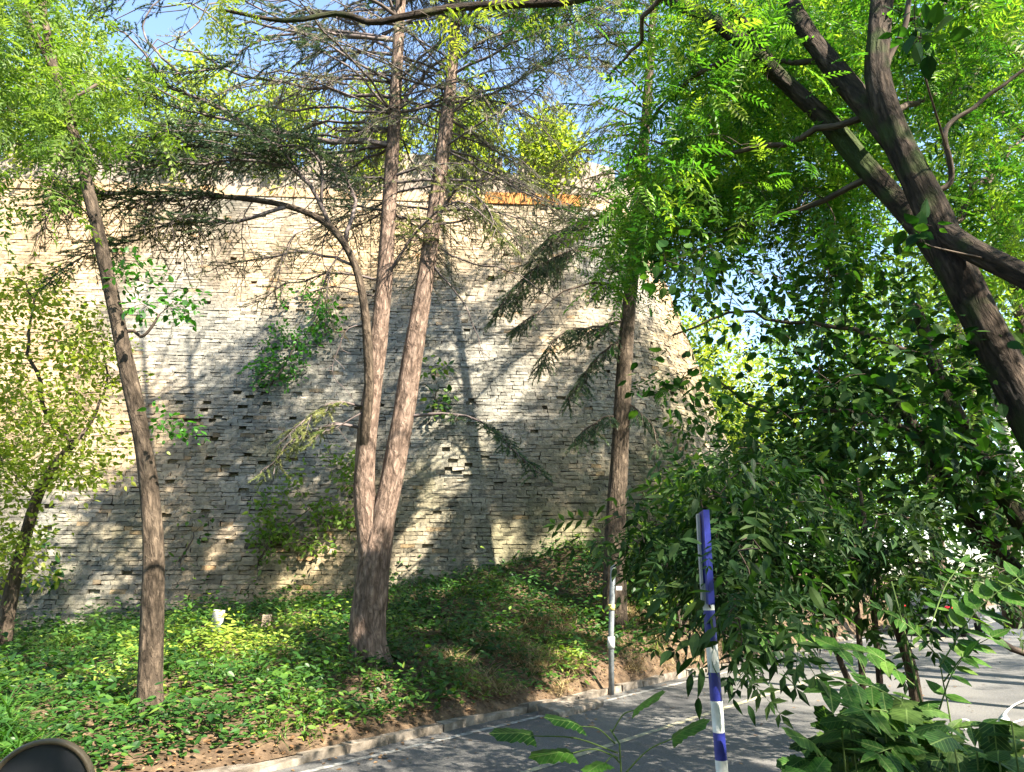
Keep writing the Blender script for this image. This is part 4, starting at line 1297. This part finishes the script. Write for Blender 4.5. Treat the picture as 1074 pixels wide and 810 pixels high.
climber([(160, 560), (190, 540), (230, 540), (220, 600), (180, 600)], 14, .13, M['leaf_ground'], 'thin ferny climber on the wall beside the slender tree')
climber([(705, 420), (770, 410), (790, 520), (730, 560), (690, 500)], 110, .16, M['leaf_ground'], 'grey green creeper covering the foot of the rounded corner', )

g_ = ground_at(715, 668)
bs_ = Tree('bank_shrub', tuple(g_), 'loose green shrub on the bank at the foot of the rounded wall corner', 'shrub', M['bark_brown'], M['twig'])
for q in range(5):
    bs_.branch([g_, g_ + [random.uniform(-.4, .4), random.uniform(-.3, .3), 1.0], g_ + [random.uniform(-1.2, 1.2), random.uniform(-.6, .8), random.uniform(1.8, 3)]], .03, .008) if q else bs_.stem([g_, g_ + [.1, 0, 1.2], g_ + [.2, .1, 2.4]], .04, .012, 'stem', n=14, sides=8)
leafy(bs_, sample_poly([(655, 545), (700, 495), (760, 470), (790, 560), (750, 650), (690, 650), (658, 600)], 190, g_[1] - .8, g_[1] + 1.8, .9, -.1, 51), 16, .2, .15, M['leaf_ground'])
bs_.finish()
# unseen wood behind the viewpoint, added to block skylight and deepen the shade
def shade_wood():
    m_ = MB(); lv = Leaves(); lv.gaps = False
    for i in range(26):
        b = np.array([random.uniform(-26, 16), random.uniform(-16, -5), 0.0]); H = random.uniform(11, 15)
        m_.tube(smooth_path([b, b + [random.uniform(-.5, .5), 0, H * .5], b + [random.uniform(-1, 1), 0, H * .9]], 10), np.linspace(.2, .04, 10), 8)
        n = 2600; v = RNG.normal(size=(n, 3)); v = unit(v) * (RNG.random((n, 1)) ** .4)
        pos = b + [0, 0, H * .58] + v * [3.2, 3.2, H * .45]
        pos = pos[np.array([mnoise.noise(Vector(p * .6)) > -.15 for p in pos])]
        lv.add(RH, RHF, pos, rand_dirs(len(pos)), rand_dirs(len(pos)) * .6 + [0, 0, 1], RNG.uniform(.35, .6, len(pos)))
    o_ = lv.build('shade_wood', M['leaf_pinnate'])
    tag(o_, 'unseen leafy wood behind the viewpoint, added to block skylight', 'shade_wood', kind='stuff')
    t_ = m_.build('trunk', M['bark_dark'], o_)
shade_wood()
# ------------------------------------------------------------------ ground cover
def scatter(n, s0, s1, d0, d1, fn):
    out = []
    while len(out) < n:
        a, b = random.uniform(s0, s1), random.uniform(d0, d1)
        x, y = xy(a, b)
        if y > 19.4 + .07 * x and x < 2: continue
        if fn(x, y, a, b): out.append((x, y, ground_z(x, y)))
    return np.array(out)


def f_cover(x, y, a, b):
    nv = mnoise.noise(Vector((x * .5, y * .5, 1))) + .5 * mnoise.noise(Vector((x * 1.6, y * 1.6, 4)))
    edge = min(1, max(0, (b + .1) / .8))
    dry = max(0, min(1, (a - 4.5) / 2.0)) * max(0, 1 - max(0, b - .3) / 1.6)
    return nv + edge * 1.9 - dry * .55 - .8 > random.uniform(-.3, .3)
pts = scatter(165000, -13, 17, .25, 20, f_cover)
cam2 = np.linalg.norm(pts[:, :2], axis=1)
for mx in (ground_at(227, 662), ground_at(279, 658)):
    pts = pts[~((np.abs(pts[:, 0] - mx[0]) < .22) & (pts[:, 1] < mx[1] + .1) & (pts[:, 1] > mx[1] - .7))]
hn = np.array([mnoise.noise(Vector((p[0] * 1.3, p[1] * 1.3, 17))) for p in pts])
pts[:, 2] += np.abs(RNG.normal(0, 1, len(pts))) * np.clip(.13 + .28 * hn, .03, .4) + .02
n = len(pts)
lv = Leaves()
clus = np.array([mnoise.noise(Vector((p[0] * .8, p[1] * .8, 11))) for p in pts])
d = unit(RNG.normal(size=(n, 3)) * [1, 1, .25] + [0, 0, -.15])
big = RNG.random(n) < .5
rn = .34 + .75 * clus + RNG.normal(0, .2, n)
for px, py, r_ in ((200, 685, .9), (245, 677, 1.1), (290, 668, 1.1), (335, 660, .8), (360, 652, .5), (150, 690, .6), (300, 735, .5), (590, 700, .6)):  # yellower leaves on the sun patches: sunlight put into the leaf colour
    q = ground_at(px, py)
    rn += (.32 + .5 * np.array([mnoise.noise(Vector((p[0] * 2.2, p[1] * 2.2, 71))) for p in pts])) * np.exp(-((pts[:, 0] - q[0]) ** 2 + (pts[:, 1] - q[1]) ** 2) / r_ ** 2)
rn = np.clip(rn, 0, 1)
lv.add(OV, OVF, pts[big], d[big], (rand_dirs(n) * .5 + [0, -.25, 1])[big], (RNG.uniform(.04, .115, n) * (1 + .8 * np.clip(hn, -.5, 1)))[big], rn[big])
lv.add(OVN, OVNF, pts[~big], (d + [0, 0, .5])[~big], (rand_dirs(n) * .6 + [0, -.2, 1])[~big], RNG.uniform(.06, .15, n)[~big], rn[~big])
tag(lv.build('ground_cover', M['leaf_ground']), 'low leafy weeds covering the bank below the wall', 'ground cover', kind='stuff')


def blade_tmpl():
    xs = np.linspace(0, 1, 5); V = []
    for x in xs:
        ww = .02 * (1 - x ** 1.6) + .002
        V += [(x, ww, -.75 * x ** 2.0), (x, -ww, -.75 * x ** 2.0)]
    i = np.arange(4) * 2
    return np.array(V, float), np.stack([i, i + 1, i + 3, i + 2], 1)
BL, BLF = blade_tmpl()
def blades(name, pts, mat, l0, l1, label, cat, lean=.5):
    n = len(pts); d = unit(RNG.normal(size=(n, 3)) * [lean, lean, .2] + [0, 0, 1])
    nr = np.cross(np.cross(d, [0, 0, 1.0]) + RNG.normal(size=(n, 3)) * .01, d)
    lv = Leaves(); lv.add(BL, BLF, pts, d, nr, RNG.uniform(l0, l1, n))
    return tag(lv.build(name, mat), label, cat, kind='stuff')
def tuft(centres, per, r): 
    c = np.repeat(centres, per, 0); o_ = RNG.normal(0, r, (len(c), 2)); c = c.copy(); c[:, :2] += o_; return c
gc = scatter(420, -9, -2.0, .5, 6, lambda x, y, a, b: mnoise.noise(Vector((x * .6, y * .6, 20))) > -.15)
blades('tall_grass', tuft(gc, 70, .13), M['grass'], .25, .75, 'long arching green grass at the lower left of the bank', 'grass', .9)
gc = scatter(320, -9, 9, .3, 9, lambda x, y, a, b: mnoise.noise(Vector((x * .7, y * .7, 31))) > .05)
blades('weed_grass', tuft(gc, 22, .07), M['leaf_ground'], .15, .40, 'short thin grass among the weeds of the bank', 'grass', .8)
gc = scatter(330, 3.5, 15, .2, 2.2, lambda x, y, a, b: mnoise.noise(Vector((x * .9, y * .9, 41))) > .0)
blades('dry_grass', tuft(gc, 50, .10), M['straw'], .10, .28, 'dry straw-coloured grass on the bank near the grey pipe post', 'dry grass', .8)
pts = scatter(5200, -9, 14, .18, 3.0, lambda x, y, a, b: random.random() < math.exp(-b * 1.1))
n = len(pts); pts[:, 2] += .015
lv = Leaves(); lv.add(OV, OVF, pts, rand_dirs(n, 0, .2), rand_dirs(n) * .35 + [0, 0, 1], RNG.uniform(.025, .075, n))
tag(lv.build('leaf_litter', M['litter']), 'brown fallen leaves on the soil above the kerb', 'leaf litter', kind='stuff')

lp = []
for i in range(900):
    a, b = random.uniform(-8, 26), -abs(random.gauss(0, .5)) if random.random() < .6 else random.uniform(-5.6, 0)
    x, y = xy(a, b); lp.append((x, y, .012))
lp = np.array(lp); n = len(lp); lv = Leaves()
lv.add(OV, OVF, lp, rand_dirs(n, 0, .1), rand_dirs(n) * .25 + [0, 0, 1], RNG.uniform(.025, .07, n))
tag(lv.build('leaf_litter', M['litter']), 'scattered small dry leaves on the asphalt along the kerb', 'leaf litter', kind='stuff')

# ------------------------------------------------------------------ street furniture and small things
# blue and white striped pole with an edge-on sign plate
Yp = 3.5
pb_, pt_ = P(757, 806, Yp), P(737, 560, Yp)
dirp = (pt_ - pb_) / (pt_[2] - pb_[2])
foot = pb_ - dirp * (pb_[2] - 0.05); topz = P(737, 570, Yp)[2]
sp_ = thing('striped_pole', tuple(foot), 'blue and white banded pole with an edge-on blue plate, at the road side', 'pole')
def at_z(zz): return foot + dirp * (zz - foot[2])
bounds = [P(757, y, Yp)[2] for y in (797, 768, 735, 705, 675, 640, 612)]
zs = [foot[2]] ; zz = foot[2]
k0 = bounds[0]; low = []
while k0 > foot[2] + .12: low.append(k0); k0 -= .14
edges = [foot[2]] + low[::-1] + bounds[1:] + [topz]
for i in range(len(edges) - 1):
    isblue = (len(edges) - 2 - i) % 2 == 0
    mb_ = MB(); mb_.tube([at_z(edges[i]), at_z((edges[i] + edges[i + 1]) / 2), at_z(edges[i + 1])], 0.025 if isblue else .0253, 24, cap=(i == len(edges) - 2))
    mb_.build('blue_band' if isblue else 'white_band', M['paint_blue' if isblue else 'paint_white'], sp_)
c = (P(738, 540, Yp) + P(741, 630, Yp)) / 2; hgt = P(740, 534, Yp)[2] - P(743, 630, Yp)[2]
rz = math.atan2(c[1], c[0]) + R(6); rv = unit(np.array([c[1], -c[0], 0]))
rot = np.array([[math.cos(rz), -math.sin(rz), 0], [math.sin(rz), math.cos(rz), 0], [0, 0, 1]])
m = MB(); m.box(c + rv * .004, (.24, .026, hgt), rot); m.build('sign_plate', M['paint_blue'], sp_, smooth=False)
m = MB(); m.box(c - rv * .022, (.06, .010, hgt * .95), rot); m.build('plate_backing', M['stone'], sp_, smooth=False)

# thin grey pipe post on the bank
gp = ground_at(641, 724); Yq = gp[1]
pp = thing('pipe_post', tuple(gp), 'thin grey steel pipe post with pale bands standing at the kerb below the cedar', 'post')
m = MB(); m.tube([gp - [0, 0, .1], P(641, 660, Yq), P(642, 625, Yq), P(643, 592, Yq)], .048, 14); m.build('pipe', M['steel'], pp)
m = MB(); m.tube([P(641, 680, Yq), P(641, 674, Yq), P(641, 668, Yq)], .062, 14); m.build('clamp', M['concrete'], pp)
m = MB(); m.tube([P(641.5, 640, Yq), P(641.5, 637, Yq), P(641.5, 634, Yq)], .058, 14); m.build('band', M['yellow_band'], pp)
m = MB(); m.box(P(647, 617, Yq) + [.03, -.06, 0], (.10, .02, .07)); m.build('tag_plate', M['stone'], pp, smooth=False)

# survey stones in the weeds
def marker(px, py, top, wpx, mat, lab, tilt):
    g_ = ground_at(px, py); Y = g_[1]; hgt = P(px, top, Y)[2] - g_[2]
    wd = wpx / F * Y
    ca, sa = math.cos(tilt), math.sin(tilt)
    rot = np.array([[ca, 0, sa], [0, 1, 0], [-sa, 0, ca]])
    m = MB(); m.box(g_ + np.array([0, 0, hgt * .42]), (wd, wd * .7, hgt * 1.16), rot, .012)
    o_ = m.build('marker_stone', mat, smooth=False)
    mm = o_.modifiers.new('bevel', 'BEVEL'); mm.width = .015; mm.segments = 2
    tag(o_, lab, 'marker stone', 'stones set in the weeds')
marker(227, 662, 640, 10, M['stone'], 'pale grey square stone post tilted in the bright weeds', R(7))
marker(279, 658, 645, 8, M['stone_brown'], 'small brownish stone stub in the weeds right of the pale post', R(3))
# slab of stone lying at the kerb
g_ = ground_at(600, 742)
m = MB(); rz = R(50); rot = np.array([[math.cos(rz), -math.sin(rz), 0], [math.sin(rz), math.cos(rz), 0], [0, 0, 1]])
m.box(g_ + [0, .15, -.02], (1.2, .42, .10), rot, .05); o_ = m.build('stone_slab', M['kerb'], smooth=False)
mm = o_.modifiers.new('bevel', 'BEVEL'); mm.width = .02; mm.segments = 2
tag(o_, 'flat rough stone slab lying behind the kerb near the pipe post', 'stone')

# pale leaning pole behind the big tree
up = thing('utility_pole', tuple(P(1100, 640, 12)), 'pale concrete utility pole partly hidden behind the leaning trunk at right', 'pole')
m = MB(); b_ = P(1100, 640, 12); b_[2] = 0; m.tube([b_, P(1072, 520, 12), P(1049, 425, 12), P(1027, 350, 12), P(1000, 250, 12)], [.14, .125, .115, .105, .09], 16)
m.build('shaft', M['concrete'], up)
m = MB(); m.tube([P(1046, 412, 11.95), P(1049, 420, 11.95), P(1051, 428, 11.95)], .128, 16); m.build('clamp', M['steel'], up)
# small warning board
sb = thing('warning_board', tuple(P(1071, 600, 9)), 'small orange and red board on a post at the right edge', 'sign')
m = MB(); m.box(P(1073, 556, 9), (.14, .015, .22)); m.build('orange_panel', M['orange'], sb, smooth=False)
m = MB(); m.box(P(1064, 553, 9), (.045, .02, .26)); m.build('red_strip', M['sign_red'], sb, smooth=False)
m = MB(); b_ = P(1073, 560, 9.03); m.tube([[b_[0], b_[1], 0], [b_[0], b_[1], b_[2]]], .02, 8); m.build('post', M['steel'], sb)


# cars up the road
def car(px, py, Y, paint, label):
    c = P(px, py, Y); c[2] = 0
    t = thing('parked_car', (c[0], c[1], 0), label, 'car', 'cars up the road')
    f = np.array([KD[0], KD[1], 0]); sdv = np.array([KD[1], -KD[0], 0]); upv = np.array([0, 0, 1.0])
    def W(x, y, z): return c + f * x + sdv * y + upv * z
    prof = [(-2.2, .35), (-2.25, .75), (-2.1, 1.0), (-1.5, 1.03), (-1.0, 1.42), (.35, 1.45), (1.05, 1.02), (2.0, .88), (2.2, .65), (2.2, .35)]
    V = []; 
    for y, k in ((-.88, .92), (-.80, 1.0), (.80, 1.0), (.88, .92)):
        for x, z in prof:
            inset = .14 if z > 1.2 else 0
            V.append(W(x, (abs(y) - inset) * math.copysign(1, y), z if k == 1 or z < .5 else z - .05))
    n = len(prof); Fq = []
    for s_ in range(3):
        for i in range(n):
            j = (i + 1) % n
            Fq.append((s_ * n + i, s_ * n + j, (s_ + 1) * n + j, (s_ + 1) * n + i))
    Fc = [tuple(range(n)), tuple(range(4 * n - 1, 3 * n - 1, -1))]
    obj('body', V, [Fq, Fc], paint, t, smooth=False)
    def quad(nm, q, mat, par=None):
        q = [np.array(a) for a in q]; nrm = unit(np.cross(q[1] - q[0], q[2] - q[0])) * .012
        return obj(nm, q + [a + nrm for a in q], [[(0, 1, 2, 3), (7, 6, 5, 4), (0, 4, 5, 1), (1, 5, 6, 2), (2, 6, 7, 3), (3, 7, 4, 0)]], mat, t, smooth=False)
    quad('rear_window', [W(-1.47, .6, 1.06), W(-1.47, -.6, 1.06), W(-1.06, -.55, 1.37), W(-1.06, .55, 1.37)], M['glass'])
    for y in (-1, 1):
        quad('side_window', [W(-.95, y * .80, 1.06), W(.85, y * .80, 1.06), W(.35, y * .745, 1.36), W(-.85, y * .745, 1.36)][::y], M['glass'])
        m = MB(); m.box(W(-2.22, y * .62, .86), (.12, .34, .2), np.stack([f, sdv, upv], 1)); m.build('tail_lamp', M['red_lamp'], t)
    for x in (-1.35, 1.35):
        for y in (-.8, .8):
            m = MB(); m.tube([W(x, y - .1, .32), W(x, y, .32), W(x, y + .1, .32)], .32, 20); wh = m.build('wheel', M['rubber'], t)
            m = MB(); m.tube([W(x, y - .108, .32), W(x, y, .32), W(x, y + .108, .32)], .19, 14); m.build('rim', M['steel'], wh)
    m = MB(); m.box(W(-2.262, 0, .55), (.02, .46, .12), np.stack([f, sdv, upv], 1)); m.build('number_plate', M['plastic_white'], t)
car(990, 650, 27, M['car_dark'], 'dark car with a red tail lamp seen through the roadside leaves')
car(1080, 630, 38, M['car_silver'], 'silver car with a red tail lamp farther up the road at the right edge')

# round mirror at the lower left corner, facing the photographer
mc = P(41, 832, 1.6); ax = unit(np.array([0, 0, CAMZ]) - mc + np.array([-.55, .25, -.25])); ax = unit(ax)
rt = unit(np.cross([0, 0, 1.0], ax)); upm = np.cross(ax, rt)
mr = thing('round_mirror', (mc[0], mc[1] + .05, .1), 'round dark mirror with a tan rim on a thin stem at the lower left corner', 'mirror')
def disc(prof, n=48):
    mb = MB(); V = []
    for r_, h_ in prof:
        for k in range(n):
            a = 2 * math.pi * k / n; V.append(mc + (rt * math.cos(a) + upm * math.sin(a)) * r_ + ax * h_)
    Fq = [(i * n + k, i * n + (k + 1) % n, (i + 1) * n + (k + 1) % n, (i + 1) * n + k) for i in range(len(prof) - 1) for k in range(n)]
    mb.add(np.array(V), np.array(Fq)); return mb
rr_ = 47 / F * 1.62
disc([(.0005, .010), (rr_ * .3, .0095), (rr_ * .6, .007), (rr_ * .9, .002)]).build('glass', M['mirror'], mr)
disc([(rr_ * .89, .001), (rr_ * .90, .007), (rr_ * .96, .008), (rr_, .002), (rr_ * 1.0, -.012), (rr_ * .8, -.035), (rr_ * .3, -.05), (.0005, -.052)]).build('housing', M['plastic_tan'], mr)
m = MB(); m.tube([mc - ax * .045, mc - ax * .07 - upm * .1, np.array([mc[0], mc[1] + .06, mc[2] - .5]), np.array([mc[0], mc[1] + .05, .05])], .009, 10); m.build('stem', M['plastic_dark'], mr)

# torn white plastic among the near weeds
def ribbon(name, pts, wd, mat, lab, cat, grp):
    path = smooth_path(pts, 24); V = []
    T = unit(np.gradient(path, axis=0)); sdv = unit(np.cross(T, [0, .6, 1]))
    nn = np.cross(sdv, T)
    for p, s_, q in zip(path, sdv, nn): V += [p - s_ * wd / 2, p + s_ * wd / 2, p + s_ * wd / 2 + q * .006, p - s_ * wd / 2 + q * .006]
    Fq = []
    for i in range(23):
        a, b = i * 4, i * 4 + 4
        for q0 in range(4): q1 = (q0 + 1) % 4; Fq.append((a + q0, a + q1, b + q1, b + q0))
    return tag(obj(name, V, Fq, mat), lab, cat, grp)
ribbon('plastic_scrap', px_path([(1078, 735), (1062, 742), (1052, 752), (1056, 760), (1064, 764)], (3.5, 3.4)), .045, M['plastic_white'], 'bent white plastic strip among leaves at the right edge', 'litter', 'white litter in the weeds')
ribbon('plastic_scrap', px_path([(1074, 756), (1060, 760), (1045, 766), (1036, 767)], (3.45, 3.3)), .02, M['plastic_white'], 'thin white strip curling below the bent plastic', 'litter', 'white litter in the weeds')
ribbon('plastic_scrap', px_path([(1008, 756), (1015, 757), (1018, 763), (1012, 766)], 3.4), .012, M['plastic_white'], 'small white ring scrap between the fern-like fronds', 'litter', 'white litter in the weeds')

# ------------------------------------------------------------------ near plants
def near_plant(name, base, label, stems, leaves_, mat, cat='plant', smat=None, group=None):
    t = thing(name, tuple(base), label, cat, group)
    m = MB()
    for path, r0, r1 in stems: m.tube(smooth_path(path, 14), np.linspace(r0, r1, 14), 7)
    m.build('stem', smat or M['leaf_near_stem'], t)
    lv = Leaves(); lv.veins = True
    for T, pos, d, nr, sc in leaves_: lv.add(T[0], T[1], np.array(pos), np.array(d), np.array(nr), np.array(sc))
    lv.build('leaves', mat, t)
M['leaf_near_stem'] = noise_mat('green_stem', [(0.3, (0.05, 0.09, 0.02)), (0.7, (0.11, 0.16, 0.05))], scale=20, bump=0.1)
# lobed seedling at lower centre
Yn = 2.9
stems = [(px_path([(648, 870), (652, 815), (648, 785), (640, 765)], Yn), .006, .003)]
stems[0][0][0][2] = 0.15
lvv = []
for tip, att, sz in (((560, 772), (648, 790), .16), ((610, 762), (645, 780), .15), ((665, 745), (642, 768), .14), ((600, 790), (648, 795), .16), ((635, 800), (650, 800), .11), ((705, 775), (655, 812), .15)):
    a, b = P(*att, Yn), P(*tip, Yn - .05)
    stems.append(([a, (a + b) / 2 + [0, 0, .02], b], .003, .002))
    lvv.append((((LB, LBF)), [b], [b - a + [0, 0, -.02]], [[random.gauss(0, .2), -.25, 1]], [sz]))
bs = P(648, 870, Yn); bs[2] = .15
near_plant('lobed_seedling', bs, 'young plant with lobed bright green leaves at the bottom centre before the road', stems, lvv, M['leaf_close'])


def frond(att, tip, Y0, Y1, pairs, ll, lw):
    """an arching compound leaf: rachis path plus ovate leaflets"""
    a, b = P(*att, Y0), P(*tip, Y1)
    mid = (a + b) / 2 + np.array([0, 0, .10 * np.linalg.norm(b - a)])
    path = smooth_path([a, mid, b], 20)
    pos, d, nr, sc = [], [], [], []
    T = unit(np.gradient(path, axis=0))
    for i in range(pairs):
        k = 5 + int(14 * i / max(1, pairs - 1)); k = min(k, 19)
        sdv = unit(np.cross(T[k], [0.0, -.5, .9]))
        for sg in (1, -1):
            pos.append(path[k]); d.append(unit(sdv * sg + T[k] * .45 + np.array([0, 0, -.15]) + RNG.normal(size=3) * .08)); nr.append(np.array([0, -.5, .9]) + RNG.normal(size=3) * .2); sc.append(ll * random.uniform(.8, 1.15))
    pos.append(path[-1]); d.append(T[-1]); nr.append([0, -.4, .9]); sc.append(ll)
    return (path, .004, .0015), ((OVW if lw else OVN_), pos, d, nr, sc)
OVW = tmpl_ovate(.27, .04, .15); OVN_ = tmpl_ovate(.17, .03, .15)
def plant_fronds(name, base_px, Y, label, fr, mat, stems_px=(), group=None):
    bs = P(*base_px, Y); bs[2] = .2
    st_, lv_ = [], []
    for pth, r in stems_px:
        w_ = px_path(pth, Y); w_[0] = np.array([w_[0][0], w_[0][1], .18]); st_.append((w_, r, r * .4))
    for f_ in fr:
        s_, l_ = frond(*f_); st_.append(s_); lv_.append(l_)
    near_plant(name, bs, label, st_, lv_, mat, group=group)
plant_fronds('compound_sapling', (985, 880), 3.6, 'tall sapling with rows of oval leaflets at the lower right before the road', [
    ((985, 700), (1068, 606), 3.5, 3.4, 8, .13, True), ((990, 715), (1040, 668), 3.5, 3.5, 4, .10, True), ((985, 745), (1010, 690), 3.5, 3.4, 3, .11, True), ((985, 690), (925, 640), 3.6, 3.6, 7, .085, False),
    ((975, 660), (1010, 590), 3.8, 3.9, 5, .07, True), ((960, 720), (880, 680), 3.6, 3.4, 5, .11, True)],
    M['leaf_close'], [([(990, 900), (978, 800), (962, 720), (948, 660), (935, 610)], .009), ([(990, 900), (1000, 790), (990, 720), (985, 690)], .007)])
plant_fronds('compound_sapling', (930, 900), 3.2, 'sapling with a long fern-like frond reaching left over the road edge', [
    ((900, 690), (797, 664), 3.6, 3.4, 9, .10, False), ((945, 735), (870, 720), 3.2, 3.1, 5, .12, True), ((960, 770), (905, 745), 3.2, 3.0, 6, .13, False), ((965, 790), (1030, 760), 3.2, 3.0, 6, .10, False), ((960, 800), (920, 790), 3.1, 2.9, 5, .12, False)],
    M['leaf_close'], [([(940, 900), (930, 800), (915, 730), (900, 690)], .006), ([(965, 900), (962, 820), (945, 735)], .006)])
# big-leaved weeds in the lower right corner
def weed_patch(poly, n, Y0, Y1, sz, label, mat, T=(LB, LBF)):
    pts = sample_poly(poly, n, Y0, Y1)
    b = pts.mean(0); b[2] = .2
    t = thing('broad_leaved_weed', tuple(b), label, 'plant', 'weeds at the lower right')
    m = MB()
    for p in pts:
        g0 = np.array([b[0] + (p[0] - b[0]) * .5, b[1] + (p[1] - b[1]) * .5, .16])
        m.tube(smooth_path([g0, (g0 + p) / 2 + RNG.normal(size=3) * .03, p], 6), np.linspace(.006, .003, 6), 5, cap=False)
    m.build('stem', M['leaf_near_stem'], t)
    lv = Leaves(); lv.veins = True; k = len(pts)
    d = unit(RNG.normal(size=(k, 3)) * [1, .6, .2] + [0, -.3, -.15]); lv.add(T[0], T[1], pts, d, rand_dirs(k) * .4 + [0, -.35, 1], RNG.uniform(.7, 1.2, k) * sz)
    lv.build('leaves', mat, t)
weed_patch([(835, 800), (880, 745), (940, 722), (985, 735), (985, 800), (930, 830), (850, 830)], 170, 3.0, 4.2, .15, 'dark large-leaved weed heap at the road edge under the saplings', M['leaf_weed'])
weed_patch([(975, 760), (1080, 755), (1090, 830), (975, 830)], 60, 2.6, 3.4, .13, 'green large-leaved weed in the bottom right corner', M['leaf_weed'])
weed_patch([(790, 815), (850, 790), (880, 830), (790, 840)], 24, 2.8, 3.2, .10, 'low toothed leaves at the bottom edge right of the pole', M['leaf_close'])
